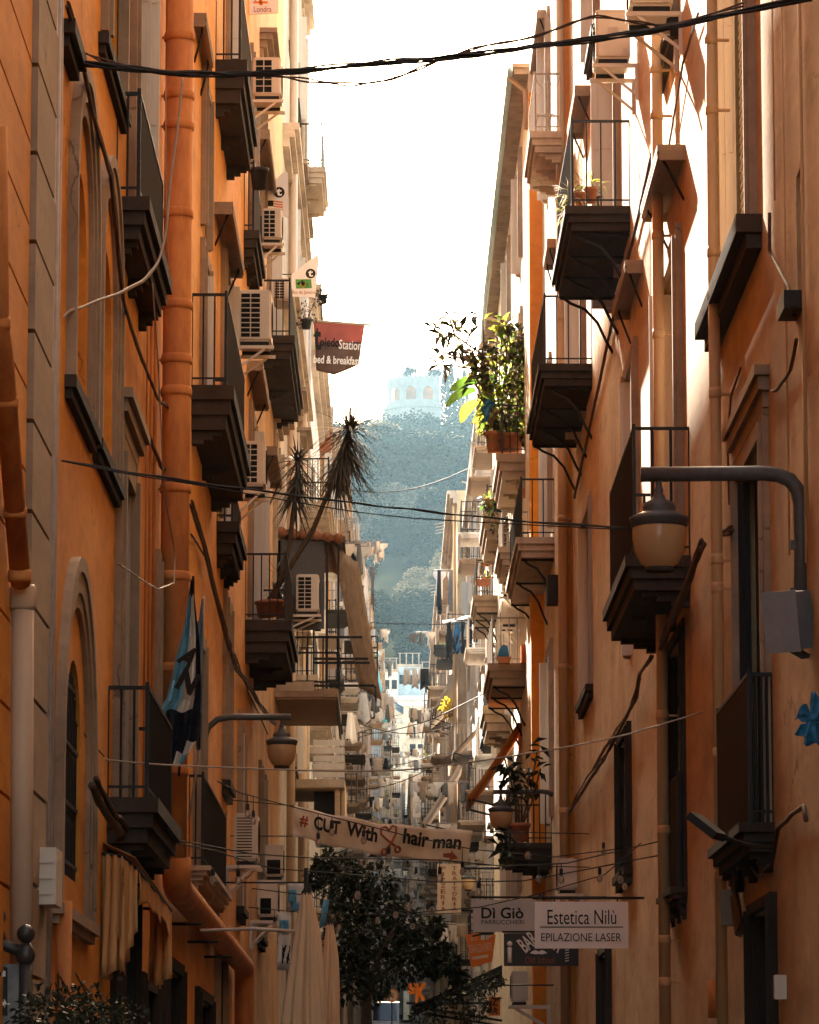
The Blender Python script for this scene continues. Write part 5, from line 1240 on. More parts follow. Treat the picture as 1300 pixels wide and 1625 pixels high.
bulbs([(235,1330),(340,1350),(430,1378),(560,1388),(700,1400),(830,1398),(930,1380),(1053,1356)],38,45,[(338,1397),(378,1398),(568,1421),(648,1438),(855,1395),(952,1394),(985,1396)],'string of bulbs with bulbs near the dusty air conditioner and the beauty sign')
bulbs([(400,1410),(480,1420),(560,1440),(660,1448),(760,1440),(850,1420),(960,1388),(1050,1310)],50,48,[(492,1422),(600,1461),(628,1452),(686,1444),(992,1407),(858,1432)],'lowest string of bulbs crossing in front of the dark tree')
bulbs([(395,1440),(500,1450),(640,1452),(760,1448),(850,1440)],55,60,[(436,1468),(538,1472),(655,1470)],'short string of bulbs behind the closed parasols')
# ---- flags
def flag():
    Y=37.0; edges=[(918,303,309),(945,299,309),(975,295,312),(1010,288,316),(1045,279,318),(1080,272,319),(1110,264,319),(1128,252,318),(1150,249,318),(1175,251,312),(1195,252,302),(1214,255,290)]
    r=thing('football_flag','sky blue, white and navy cloth flag hanging in folds from the left balcony','flag',aty(285,1214,Y))
    q=MB(); rows=[]
    n=16
    for k,(y,a,b) in enumerate(edges): rows.append([aty(a+(b-a)*j/n,y+3*math.sin(j*.8+k),Y+.07*math.sin(j*1.3+k*.5)*min(1,k/3)) for j in range(n+1)])
    mats=[M['flag_blue'],M['flag_white'],M['flag_navy']]
    q.smooth=True
    for i in range(len(rows)-1):
        for j in range(n):
            u=j/n; v=i/(len(rows)-1)
            m=0
            if v<.62: m=0 if u<.38 else (1 if .42<u<.8 else 2)
            else:
                d=u*.9+(v-.62)*2.2
                m=0 if d>1.28 else (1 if d>1.1 else 2)
                if u<.15: m=0
            if i==0: m=2
            q.mi=m; q.quad(rows[i][j],rows[i][j+1],rows[i+1][j+1],rows[i+1][j])
    f=q.build('cloth',mats,r)
    tx(r,'N','letter_dark',Y,284,1066,314,1102,.12,ang=R(-28),off=.06); tx(r,'A','letter_dark',Y,288,1028,314,1062,.12,ang=R(-38),off=.06)
    q=MB(); q.tube([aty(307,914,Y),aty(300,1000,Y+.1),aty(284,1232,Y+.15)],.012,6); q.build('pole',M['iron'],r)
    r=thing('furled_flag','plain grey-blue furled flag beside the football flag','flag',aty(318,1200,38.2)); q=MB()
    E=[(950,321,323),(980,316,323),(1020,309,323),(1060,307,322),(1120,310,321),(1190,312,318)]
    q.sheet([[aty(a+(b-a)*j/6,y,38.2+.05*math.sin(j*2+k)) for j in range(7)] for k,(y,a,b) in enumerate(E)]); q.build('cloth',M['flag_grey'],r,solid=.006)
    q=MB(); q.tube([aty(323,946,38.2),aty(314,1210,38.3),aty(300,1300,38.5)],.012,6); q.build('pole',M['conduit'],r)
M['flag_grey']=simple('slate_flag_cloth',(.16,.19,.23),.8,0,.15,4,.1)
flag()
# ---- drop awning bottom left
def dropawn():
    B=LB; y0=B.at(165,1360,.02)[0]; zt=aty(190,1355,y0).z; n1=abs(aty(213,1400,y0).x-XL); yo=B.at(272,1455,n1)[0]
    r=thing('cloth_awning','beige cloth drop awning with scalloped hem low on the left wall','awning',B.P(y0,0,zt-1))
    def drop(P0,P1,h,nm,k,cut=0):
        q=MB(); rows=[]
        for i in range(9):
            t=i/8; rows.append([V(P0).lerp(V(P1),j/14)+V((.020*math.sin(j*1.6+k)*(.25+t),.09*math.sin(j*1.25+k+t*1.2)*(.2+t),-(h(j/14))*t)) for j in range(15)])
        q.sheet(rows); q.build(nm,M['awning_tan'],r,solid=.006)
    A=B.P(y0,.01,zt); C=B.P(y0,n1*.65,zt-.02); D=B.P(y0+.5,n1,zt-.1); E=B.P(yo,n1,zt-.16); F=B.P(yo,n1*.25,zt-.14)
    drop(A,C,lambda u:.93+.05*math.sin(u*6),'side_curtain',0); drop(C,D,lambda u:.93-.5*u,'side_curtain',1)
    drop(D,E,lambda u:.17+.07*abs(math.sin(u*9))+.05*math.sin(u*23),'valance',2); drop(F,E,lambda u:.66+.04*math.sin(u*5),'side_curtain',3)
    q=MB(); q.tube([B.P(y0,0,zt),A,C,D,E,B.P(yo,0,zt-.14)],.014,6); q.build('frame',M['iron'],r)
    q=MB(); q.sheet([[B.P(y0+.1+(yo-y0-.1)*j/8,n1*i/4,zt-.02+.03*(4-i)-.015*j) for j in range(9)] for i in range(5)]); q.build('top_cloth',M['awning_tan'],r,solid=.005)
dropawn()
r,Y=board('menu_board','faded brown board with small lettering on the wall under the beige drop awning',35.5,173,1515,200,1580,'brown_cloth'); tx(r,'Ristorante','sign_cream',Y,176,1530,198,1540,.01); tx(r,'Pizza','sign_cream',Y,180,1548,195,1556,.01)
q=MB(); q.tube([aty(186,1515,Y)+V((0,.02,0)),V((XL,Y+.02,aty(186,1515,Y).z))],.012,5); q.build('bracket',M['iron'],r)
# ---- parasols
def parasol(Y,xm,ytop,ycap,w0,wb,ybot,label):
    r=thing('closed_parasol',label,'parasol',V((aty(xm,ybot,Y).x,Y,zg(Y)))); k=Y/FPX
    q=MB(); rows=[]; n=66; zt=aty(xm,ytop,Y).z; cx=aty(xm,ytop,Y).x; zb=zg(Y)+.75; zB=aty(xm,ybot,Y).z
    for i in range(25):
        t=i/24; z=zt+(zb-zt)*t; s=(zt-z)/(zt-zB); rad=(w0+(wb-w0)*min(1.12,s**.8))*k/2; 
        if s>1.2: rad*=1-.35*(s-1.2)
        rows.append([V((cx+.012*math.sin(i*.3)+rad*(1+(.17*math.cos(9*a+.9*math.sin(i*.21))+.06*math.cos(5*a+i*.17))*(min(1,t*6)))*math.cos(a),Y+rad*(1+.17*math.cos(9*a+.9*math.sin(i*.21)))*math.sin(a),z)) for a in [2*math.pi*j/n for j in range(n+1)]])
    q.sheet(rows); q.build('canopy',M['canvas'],r)
    q=MB(); q.tube([(cx,Y,zg(Y)),(cx,Y,zt+.02)],.025,8); zc=aty(xm,ycap,Y).z; q.lathe((cx,Y,zt-.02),[(w0*k*.52,0),(w0*k*.55,.02),(.022,.06),(.02,zc-zt)],12); q.build('mast',M['black'],r)
    q=MB(); q.box(cx-.35,cx+.35,Y-.35,Y+.35,zg(Y),zg(Y)+.1); q.build('base_plate',M['dark_stone'],r)
    q=MB(); z=zt-1.35; q.lathe((cx,Y,z),[((w0+(wb-w0)*.75)*k/2*1.08,0),((w0+(wb-w0)*.75)*k/2*1.1,.05)],24); q.build('tie_strap',M['canvas'],r) if False else None
parasol(36,486,1417,1374,15,64,1625,'larger closed beige parasol standing in the street left of the tree')
parasol(44,523,1466,1452,11,34,1625,'smaller closed beige parasol right behind the larger one')
q=MB(); a=aty(507,1470,42); q.sheet([[aty(507+(j*3)+ (i*2.2),1470-i*14,42+.02*j) for j in range(4)] for i in range(4)]); tag(q.build('blue_banner',M['flag_blue'],base=a,solid=.006),'narrow sky blue cloth strip slanting behind the large parasol','cloth')
q=MB(); q.tube([aty(318,1477,38),aty(400,1474,38),aty(470,1478,38)],.018,6); tag(q.build('white_pole',M['conduit'],base=aty(318,1477,38)),'thin pale horizontal pole sticking out from the left wall toward the parasol','pole')
# hanging shirts, left bottom
r=thing('hanging_shirts','blue and white football shirts hanging on the dark wall beside the big parasol','shirts',aty(450,1500,50))
for k,(x0,y0,x1,y1,m) in enumerate([(456,1402,482,1440,'flag_white'),(458,1412,470,1432,'flag_blue'),(440,1448,462,1540,'flag_white'),(444,1460,458,1480,'flag_blue'),(448,1500,460,1530,'black_cloth'),(462,1432,476,1446,'flag_blue')]):
    Y=50+ (0 if k%2==0 else -.04); q=MB(); q.sheet([[aty(x0+(x1-x0)*j/5,y0+(y1-y0)*i/6,Y+.03*math.sin(j*2+i)) for j in range(6)] for i in range(7)]); q.build('shirt',M[m],r,solid=.006)
q=MB(); q.tube([V((XL,50.1,aty(470,1400,50).z)),aty(485,1400,50)+V((0,.1,0))],.012,5); q.build('rail',M['iron'],r)
# ---- corner barrier with ball-topped post
def barrier():
    Y=23.6; P=lambda x,y:aty(x,y,Y); r=thing('ball_topped_railing','dark iron railing with ball finials carrying a worn grey arrow board at bottom left','railing',V((P(40,1625).x,Y,zg(Y))))
    for x,rb in((41,.055),(-5,.055)):
        c=P(x,1482 if x>0 else 1455); q=MB(); q.lathe(c,[(.005,-rb),(rb*.5,-rb*.86),(rb*.87,-rb*.5),(rb,0),(rb*.87,rb*.5),(rb*.5,rb*.86),(.005,rb)],16)
        q.lathe(c-V((0,0,rb+.12)),[(.035,0),(.05,.02),(.058,.05),(.05,.08),(.03,.12)],14); q.build('ball_finial',M['iron2'],r)
        q=MB(); q.tube([c-V((0,0,rb+.1)),V((c.x,Y,zg(Y)))],.036,12); q.build('post',M['iron2'],r)
    q=MB(); q.tube([P(-8,1490),P(12,1502),P(40,1512)],.035,10); q.build('rail',M['iron2'],r)
    q=MB(); a=P(-20,1700); b=P(40,1530); q.box(a.x,b.x,Y+.01,Y+.05,a.z,b.z); q.build('board',M['board_grey'],r)
    q=MB(); q.prism([P(2,1532)-V((0,.005,0)),P(12,1536)-V((0,.005,0)),P(12,1612)-V((0,.005,0)),P(0,1610)-V((0,.005,0))],(0,.004,0)); q.build('board_panel',M['black'],r)
    q=MB(); p=V((0,-.012,0)); q.prism([P(2,1590)+p,P(7,1590)+p,P(7,1585)+p,P(11,1593)+p,P(7,1600)+p,P(7,1596)+p,P(2,1596)+p],(0,.004,0)); q.prism([P(3,1540)+p,P(9,1541)+p,P(9,1550)+p,P(3,1550)+p],(0,.004,0)); q.build('arrow',M['letter_white'],r)
M['iron2']=simple('worn_dark_iron',(.05,.048,.045),.45,.3,.4,20,.5); M['board_grey']=simple('scratched_grey_board',(.10,.10,.10),.5,0,.6,6,.3,.1,None,(.25,.24,.22))
barrier()
# ---- van, street-level awning
def van():
    Y=255; c=aty(611,1622,Y); w_=.9; z0=aty(611,1648,Y).z; H=aty(611,1588,Y).z-z0
    r=thing('white_van','white van driving at the far end of the street below the round sign','van',(c.x,Y,z0)); X=c.x
    q=MB(); prof=[(0,.35),(0,.75),(.15,.95),(.9,1.05),(1.6,H*.97),(1.9,H),(4.6,H),(4.8,H*.9),(4.8,.35)]
    q.prism([V((X-w_,Y+y,z0+z)) for y,z in prof],(2*w_,0,0)); q.build('body',M['skin_white'],r)
    q=MB(); q.prism([V((X-w_*.85,Y+.95,z0+1.12)),V((X+w_*.85,Y+.95,z0+1.12)),V((X+w_*.78,Y+1.55,z0+H*.93)),V((X-w_*.78,Y+1.55,z0+H*.93))],(0,-.03,.02)); q.build('windscreen',M['glass'],r)
    for s_ in(-1,1):
        q=MB(); q.box(X+s_*.62-.16,X+s_*.62+.16,Y-.03,Y+.06,z0+.72,z0+.9); q.build('headlight',M['sign_white'],r)
        for yy in(.8,3.8):
            q=MB(); q.tube([(X+s_*.72,Y+yy,z0+.33),(X+s_*.92,Y+yy,z0+.33)],.33,16); q.build('wheel',M['rubber'],r)
        q=MB(); q.box(X+s_*1.0-.1,X+s_*1.0+.1,Y+1.0,Y+1.1,z0+1.2,z0+1.5); q.build('mirror',M['black'],r)
    q=MB(); q.box(X-w_-.02,X+w_+.02,Y-.08,Y+.1,z0+.3,z0+.55); q.build('bumper',M['black'],r)
van()
o=px_awn(RD,70.5,(797,1533),(655,1597),3.2,'awning_black','black street awning reaching out from the right wall beneath the orange restaurant board',thick=.03)
q=MB(); q.prism([aty(x,y,70.5) for x,y in((797,1534),(655,1598),(656,1612),(690,1600),(730,1585),(760,1572),(797,1566))],(0,-.012,0)); q.build('side_panel',M['awning_black'],o)
q=MB(); a=aty(655,1598,70.5); q.box(a.x-.012,a.x,70.5,73.7,a.z-.22,a.z-.01); q.build('valance',M['awning_black'],o)
# ======================================================== PLANTS
prn=random.Random(3)
def rv(s=1): return V((prn.uniform(-s,s),prn.uniform(-s,s),prn.uniform(-s,s)))
def pot(c,r,h,par,mat='terracotta',name='pot'):
    q=MB(); q.lathe(c,[(r*.72,0),(r*.95,h*.8),(r*1.08,h*.82),(r*1.08,h),(r*.9,h),(r*.85,h*.93)],18); return q.build(name,M[mat],par)
def leafcloud(q,cs,n,l,w,up=.3,mats=1,droop=.2):
    for _ in range(n):
        c,rx,rz=prn.choice(cs); d=V((prn.gauss(0,1),prn.gauss(0,1),prn.gauss(0,1))).normalized(); k=prn.random()**.45
        p=c+V((d.x*rx*k,d.y*rx*k,d.z*rz*k)); q.mi=prn.randrange(mats)
        q.leaf(p,d+rv(.7)+V((0,0,-droop)),V((0,0,1))+rv(up),l*prn.uniform(.6,1.3),w*prn.uniform(.7,1.2),prn.uniform(0,.35))
# yuccas on the left balcony
def yucca(base,head,r0,n,ln,label):
    Y=64.2; b=aty(*base,Y); h=aty(*head,Y+.3); r=thing('potted_yucca',label,'potted plant',b)
    pot(b,.17,.26,r); q=MB(); m=b.lerp(h,.5)+V((.08,0,-.1)); q.tube([b+V((0,0,.2)),m,h-V((0,0,.15)),h],[.045,.04,.035,.03],8); q.build('stem',M['bark'],r)
    q=MB()
    for i in range(n):
        a=prn.uniform(0,6.3); e=prn.uniform(-1.25,1.35); e=e if i%3 else prn.uniform(-1.4,-.4); d=V((math.cos(a)*math.cos(e),math.sin(a)*math.cos(e),math.sin(e))); L_=ln*prn.uniform(.7,1.15)
        lo=prn.random() if e<-.3 else 0; p=h+(m-h)*lo*.38+V((0,0,prn.uniform(-.2,.08) if e<.2 else 0)); sd=d.cross(V((0,0,1))).normalized(); w_=.017
        P=[]; bend=prn.uniform(.2,.75)*(1 if e>-.3 else .35)
        for k in range(5): t=k/4; P.append(p+d*L_*t-V((0,0,bend*L_*t*t)))
        q.sheet([[x-sd*w_*(1-(k/4)**2*.95),x+sd*w_*(1-(k/4)**2*.95)] for k,x in enumerate(P)])
    q.build('leaves',M['yucca'],r,recalc=False)
yucca((432,978),(472,735),.1,200,.66,'smaller potted yucca with drooping sword leaves leaning against the pale house')
yucca((422,980),(555,685),.1,320,.86,'large leaning yucca whose spiky head stands against the hillside')
r=thing('balcony_shrub','thin dry potted shrub behind the railing under the two yuccas','potted plant',aty(446,978,65.5)); pot(aty(446,980,65.5),.13,.22,r)
q=MB(); leafcloud(q,[(aty(446,935,65.5),.22,.35)],60,.28,.02); q.build('leaves',M['yucca'],r,recalc=False)
# balcony jungle on the right
def jungle():
    Y=77.3; P=lambda x,y,d=0: aty(x,y,Y+d)
    r=thing('rubber_tree','tall potted rubber tree reaching its sparse branches out over the street','potted plant',P(790,718))
    pot(P(786,718),.2,.4,r)
    q=MB(); tr=[P(787,705),P(783,640),P(772,590),P(762,560)]; q.tube(tr,[.05,.04,.035,.03],8)
    br=[[P(762,560),P(740,545),P(722,532),P(708,524)],[P(722,532),P(715,510),P(713,500)],[P(740,545),P(748,525),P(745,502)],[P(772,590),P(740,572),P(712,562),P(697,560)],[P(765,570),P(768,540),P(766,508)],[P(772,590),P(730,582),P(708,578)],[P(783,640),P(765,630),P(752,600)],[P(770,585),P(745,560),P(728,557)]]
    for b in br: q.tube(b,[.022]*(len(b)-1)+[.01],6)
    q.build('stem',M['bark'],r)
    mats=[M['leaf_dark'],M['leaf_brown'],M['leaf_yellow']]
    q=MB()
    for (x,y,n) in [(714,500,6),(745,501,6),(690,521,7),(703,530,8),(722,528,8),(718,520,7),(735,542,5),(696,562,8),(728,558,8),(704,580,6),(752,560,12),(766,510,4),(760,575,16),(755,590,16),(772,560,12),(762,600,14),(752,610,10)]:
        for _ in range(n):
            a=prn.uniform(0,6.3); c=P(x,y)+rv(.06); q.mi=prn.choice([0,0,1,2]); q.leaf(c,(math.cos(a),math.sin(a)*.6,prn.uniform(-1.1,.8)),V((0,-.6,1))+rv(.5),prn.uniform(.26,.42),.12,prn.uniform(0,.3))
    q.build('leaves',mats,r,recalc=False)
    r=thing('banana_plant','potted banana plant with long green leaves pointing at the hill','potted plant',P(800,716)); pot(P(800,718),.16,.3,r)
    q=MB(); q.tube([P(798,705),P(780,650),P(757,625)],[.04,.035,.02],8); q.build('stem',M['leaf_olive'],r)
    for (a,b,w_,m) in(((760,605),(714,621),.10,'leaf_green'),((755,618),(707,646),.09,'leaf_green'),((757,636),(731,672),.11,'leaf_yellow'),((775,660),(750,672),.10,'leaf_yellow'),((770,640),(785,610),.1,'leaf_green')):
        A,Bp=P(*a),P(*b); d=Bp-A; up=V((-d.z,0,d.x)).normalized(); up=up if up.z>0 else -up; q=MB(); rows=[]
        for i in range(11):
            t=i/10; c=A+d*t+up*.12*math.sin(math.pi*t)*d.length; ww=w_*math.sin(math.pi*min(1,.12+t*.88))**.6; rows.append([c-up*ww+V((0,-.03,0)),c,c+up*ww+V((0,-.03,0))])
        q.sheet(rows); q.build('leaf',M[m],r)
    r=thing('climbing_plant','bright yellow-green climbing plant heaped over the sunlit balcony pots','potted plant',P(812,716)); pot(P(812,718),.24,.36,r,'terracotta'); 
    q=MB()
    for k in range(9): 
        x=790+k*5.5; q.tube([P(808,700),P(x+prn.uniform(-6,6),640),P(x+prn.uniform(-8,8),570),P(x+prn.uniform(-8,8),520)],.014,5)
    q.build('stem',M['bark'],r)
    mats=[M['leaf_yellow'],M['leaf_green'],M['leaf_olive'],M['leaf_yellow'],M['leaf_brown']]
    cs=[(P(x,y),s,s*1.1) for x,y,s in [(800,515,.14),(803,540,.3),(822,535,.22),(795,560,.28),(828,565,.2),(815,590,.25),(790,600,.28),(805,625,.32),(780,620,.25),(800,655,.28),(822,650,.25),(775,670,.2),(812,680,.25),(790,685,.25),(830,690,.15),(785,645,.3),(826,610,.2)]]
    q=MB(); leafcloud(q,cs,1000,.19,.1,.6,5); q.build('leaves',mats,r,recalc=False)
    r=thing('dry_creeper','dry dark creeper trailing down beside the bright climbing plant','plant',P(833,716)); q=MB(); q.mi=0
    leafcloud(q,[(P(x,y),.17,.3) for x,y in((838,560),(834,600),(836,640),(832,680),(780,560),(776,600))],330,.12,.07,.6,2,.5); q.build('leaves',[M['leaf_dark'],M['leaf_brown']],r,recalc=False)
    q=MB(); 
    for x in(834,838): q.tube([P(x,700),P(x+2,620),P(x-1,540)],.015,5)
    q.build('stem',M['bark'],r)
    r=thing('blue_sheet','crumpled bright blue plastic sheet caught among the balcony plants','plastic sheet',P(775,670)); q=MB()
    q.sheet([[P(766+ (17)*j/5+3*math.sin(i*1.7),634+36*i/6+2*math.sin(j*2),-.12+.06*math.sin(i*2+j*1.7)) for j in range(6)] for i in range(7)]); q.build('sheet',M['blue_plastic'],r,solid=.006)
jungle()
def potplant(Y,x,y,r_,h,lc,n,l,w,mats,label,potmat='terracotta',trail=(),name='potted_plant'):
    c=aty(x,y,Y); r=thing(name,label,'potted plant',c); pot(c,r_,h,r,potmat)
    q=MB(); leafcloud(q,[(aty(a,b,Y),s,s) for a,b,s in lc],n,l,w,.6,len(mats)); q.build('leaves',[M[m] for m in mats],r,recalc=False)
    q=MB()
    for a,b,s in lc: q.tube([c+V((0,0,h*.8)),aty(a,b,Y)],.008,4)
    q.build('stem',M['bark'],r); return r
potplant(50.6,938,322,.085,.2,[(938,297,.1),(925,300,.12)],60,.2,.02,['leaf_olive','leaf_yellow'],'small terracotta pot with spiky leaves on the top bracketed balcony')
potplant(50.45,921,325,.07,.16,[(905,305,.13),(900,335,.14),(912,318,.12)],130,.2,.014,['pale_cloth','leaf_brown','leaf_yellow'],'spider plant with pale arching leaves spilling over the top bracketed balcony')
potplant(76.9,830,790,.13,.28,[(830,755,.16),(832,765,.14)],90,.13,.07,['leaf_yellow','leaf_green'],'little green bush in a terracotta pot on the small railing below the jungle')
potplant(88,791,812,.14,.2,[(785,795,.18),(800,788,.24),(775,800,.18),(808,795,.16)],190,.15,.06,['leaf_yellow','leaf_green','leaf_green'],'green leafy plant filling the stained planter balcony','black')
potplant(88,778,806,.12,.2,[(774,800,.12),(780,812,.15),(790,835,.22),(805,850,.2),(812,820,.2)],170,.12,.06,['leaf_brown','leaf_dark','leaf_olive'],'dark dry plant trailing down the stained planter balcony')
def box(Y,x0,x1,y0,y1,lab,fl,mats,name='window_box'):
    a=aty(x0,y1,Y); b=aty(x1,y0,Y); r=thing(name,lab,'planter',a); q=MB(); q.prism([V((a.x+.03,Y,a.z)),V((b.x-.03,Y,a.z)),V((b.x,Y,b.z)),V((a.x,Y,b.z))],(0,.25,0)); q.build('trough',M['terracotta'],r)
    q=MB(); leafcloud(q,[(aty(x0+(x1-x0)*t,y0-3,Y)+V((0,.12,0)),.14,.12) for t in(.2,.5,.8)],fl,.12,.06,.6,len(mats)); q.build('leaves',[M[m] for m in mats],r,recalc=False)
box(97.7,764,787,890,897,'terracotta trough hooked on the upper rail of the pot-lined far balcony',14,['leaf_green'])
box(97.6,757,779,919,929,'orange terracotta trough on the lower bar of the pot-lined far balcony',40,['leaf_yellow','letter_orange','leaf_brown'])
box(76.7,789,812,1042,1052,'terracotta trough on the balcony floor under the blue tarpaulin',6,['leaf_brown'])
q=MB(); Y=76.8; q.prism([aty(x,y,Y) for x,y in((789,1042),(808,1042),(806,1026),(799,1022),(793,1030))],(0,.4,0)); tag(q.build('blue_tarpaulin',M['blue_plastic'],base=aty(799,1042,Y)),'blue tarpaulin bundle on the sunlit balcony with a terracotta trough','tarpaulin')
q=MB(); q.box(aty(823,1,76.9).x,aty(833,1,76.9).x,76.9,77.3,aty(1,1050,76.9).z,aty(1,1022,76.9).z); tag(q.build('orange_crate',M['orange_cloth'],base=aty(826,1050,76.9)),'upright orange crate beside the blue tarpaulin on the balcony','crate')
def rubber2():
    Y=66.0; P=lambda x,y: aty(x,y,Y); r=thing('dark_rubber_plant','dark potted rubber plant with big glossy leaves above the small lantern','potted plant',P(830,1335)); pot(P(826,1336),.16,.3,r)
    q=MB()
    for e in((800,1200),(853,1190),(815,1240),(840,1230),(858,1220)): q.tube([P(826,1320),P((826+e[0])/2+3,(1320+e[1])/2),P(*e)],.015,5)
    q.build('stem',M['bark'],r); q=MB()
    for (x,y,n) in((800,1210,8),(815,1225,10),(853,1190,5),(858,1215,8),(808,1240,10),(835,1235,9),(846,1250,7),(825,1265,10),(800,1330,10),(793,1345,8),(805,1360,8)):
        for _ in range(n): a=prn.uniform(0,6.3); q.leaf(P(x,y)+rv(.1),(math.cos(a),math.sin(a)*.5,prn.uniform(-.9,.7)),V((0,-.5,1))+rv(.6),prn.uniform(.16,.28),.11,.2)
    q.build('leaves',M['leaf_dark'],r,recalc=False)
rubber2()
box(117,499,527,681,716,'dry brown planter hung on the pale house below the TV aerial',60,['leaf_brown','leaf_dark'],'hanging_planter')
potplant(83,486,522,.12,.2,[(482,490,.14),(492,500,.16),(478,510,.12),(500,478,.12)],190,.1,.04,['leaf_brown','pale_cloth','leaf_brown'],'dry straw-coloured plant drooping behind the red banner pole','black')
potplant(86,512,480,.1,.16,[(512,470,.14),(517,474,.12)],120,.1,.05,['leaf_dark'],'dark round plant silhouetted against the sky above the red banner','black')
r=potplant(60.2,411,300,.14,.32,[(412,268,.05)],14,.1,.01,['leaf_brown'],'black flower pot hooked on a high left balcony railing','black')
# dark street tree
def stree():
    Y=70; P=lambda x,y,d=0: aty(x,y,Y+d)
    r=thing('street_tree','dark leafy tree standing in the street under the shop banner','tree',V((P(585,1,0).x,Y,zg(Y))))
    q=MB(); b=V((P(585,1).x,Y,zg(Y)-.1)); f=P(582,1560); q.tube([b,V((f.x,Y,b.z+1)),f],[.12,.1,.08],8)
    for e in((530,1400),(560,1380),(605,1400),(640,1450),(690,1500),(540,1500),(620,1520),(660,1430)): q.tube([f,f.lerp(P(*e),.5)+rv(.1),P(*e)],[.05,.03,.01],6)
    q.build('trunk',M['bark'],r)
    cs=[]
    for x,y,s in [(518,1368,18),(545,1385,26),(570,1395,26),(600,1400,28),(535,1415,28),(565,1430,34),(600,1440,34),(630,1455,30),(540,1455,30),(575,1475,40),(615,1490,40),(655,1500,30),(535,1500,30),(560,1520,38),(600,1535,40),(640,1530,34),(675,1515,22),(700,1505,13),(716,1530,12),(728,1552,10),(690,1535,14),(555,1560,34),(590,1566,26),(650,1465,24),(690,1470,12),(530,1540,26),(500,1395,12)]:
        cs.append((P(x,y,prn.uniform(-.6,.6)),s/91.4,s/91.4))
    q=MB(); leafcloud(q,cs,5200,.135,.075,.8,3,.35); q.build('crown',[M['leaf_dark'],M['leaf_dark'],M['leaf_olive']],r,recalc=False)
stree()
# hedge bottom left
def hedge():
    r=thing('planter_hedge','dark small-leaved hedge in a planter along the bottom left wall','hedge',V((-1.95,29,zg(29)))); q=MB(); q.box(-2.2,-1.65,26.2,33.2,zg(29)-.1,zg(29)+.55); q.build('planter',M['dark_stone'],r)
    cs=[]
    for px,y in [(60,1605),(80,1600),(100,1598),(120,1592),(140,1596),(160,1600),(180,1602),(200,1610),(215,1618),(90,1612),(130,1608),(170,1612)]:
        p=atx(px,y+6,-1.93); cs.append((p,.16,.13)); cs.append((p-V((0,0,.2)),.22,.2))
    q=MB(); leafcloud(q,cs,1900,.055,.03,.8,2,.1); q.build('leaves',[M['leaf_dark'],M['leaf_dark']],r,recalc=False)
    q=MB()
    for a,b in(((100,1600),(88,1560)),((118,1595),(95,1550)),((140,1590),(120,1545)),((150,1590),(128,1558)),((165,1600),(150,1560)),((90,1600),(92,1545))): q.tube([atx(*a,-1.93),atx((a[0]+b[0])/2+2,(a[1]+b[1])/2,-1.93),atx(*b,-1.9)],.006,5)
    q.build('twigs',M['leaf_brown'],r)
hedge()
def hang():
    Y=69.5; r=thing('hanging_greenery','dark trailing greenery hung under the black street awning','plant',aty(720,1620,Y)); cs=[(aty(x,y,Y+prn.uniform(-.5,.5)),.16,.18) for x,y in((690,1600),(705,1590),(722,1580),(740,1575),(755,1570),(770,1560),(785,1556),(700,1618),(735,1605),(760,1600),(745,1620),(775,1590),(665,1612))]
    q=MB(); leafcloud(q,cs,900,.09,.045,.8,2,.4); q.build('leaves',[M['leaf_dark'],M['leaf_olive']],r,recalc=False)
    q=MB(); q.tube([aty(655,1600,Y),aty(795,1545,Y)],.015,5); q.build('wire',M['iron'],r)
hang()
potplant(161,717,1138,.2,.3,[(713,1122,.3),(720,1128,.3)],70,.3,.2,['yellow'],'bunch of yellow flowers on a far right balcony')
potplant(150,602,1335,.2,.3,[(604,1318,.3),(606,1328,.25)],60,.2,.12,['leaf_yellow'],'small bright green plant on a far left balcony just above the banner')
# ---- dark laundry on the right
def darkl():
    B=FRB[0]; Y=131; P=lambda x,y:aty(x,y,Y); r=thing('laundry_line','dark clothes hanging from a rod under a striped cloth on the right row','laundry',P(740,985))
    q=MB(); q.tube([P(722,984),V((3.0,Y,P(760,984).z))],.02,5); q.build('rack',M['iron'],r)
    for k,(x0,x1,y0,y1,m) in enumerate([(708,717,987,1045,'black_cloth'),(721,730,988,1034,'blue'),(719,727,1008,1036,'black_cloth'),(732,737,987,1036,'black_cloth'),(742,750,985,1020,'flag_navy'),(750,759,984,1018,'flag_navy')]):
        q=MB(); q.sheet([[P(x0+(x1-x0)*j/4+1.2*math.sin(i*1.3+j+k),y0+(y1-y0)*i/7+(3*(j%2) if i==7 else 0))+V((0,.06*math.sin(j*2+i+k)-k*.02,0)) for j in range(5)] for i in range(8)]); q.build('cloth',M[m],r,solid=.008)
    q=MB(); q.sheet([[P(703+(57)*j/8,990-14*(j/8)**1.5-i*3.2)+V((0,i*.25,0)) for j in range(9)] for i in range(4)]); q.build('striped_cloth',M['pale_cloth'],r,solid=.01)
    q=MB(); q.tube([P(703,992),V((3.0,Y,P(760,960).z))],.02,5); q.build('upper_rod',M['rail_light'],r)
darkl()
for k,(Bq,x,y,Y,seed,lab) in enumerate([(FLB[3],578,900,170,3,'pale washing and a brown garment bulging out over the roofs on the left'),(FLB[2],560,930,146,8,'bundle of washing with an orange bag on the left near the hillside wall'),(FRB[1],740,905,159,5,'pale cloth and blue towel hanging from the grey gable on the right')]):
    p=aty(x,y,Y); n=abs(p.x-Bq.X)-.5; laundry(Bq,Y,max(.05,n),.9,p.z,lab,seed,1.6,group=None)
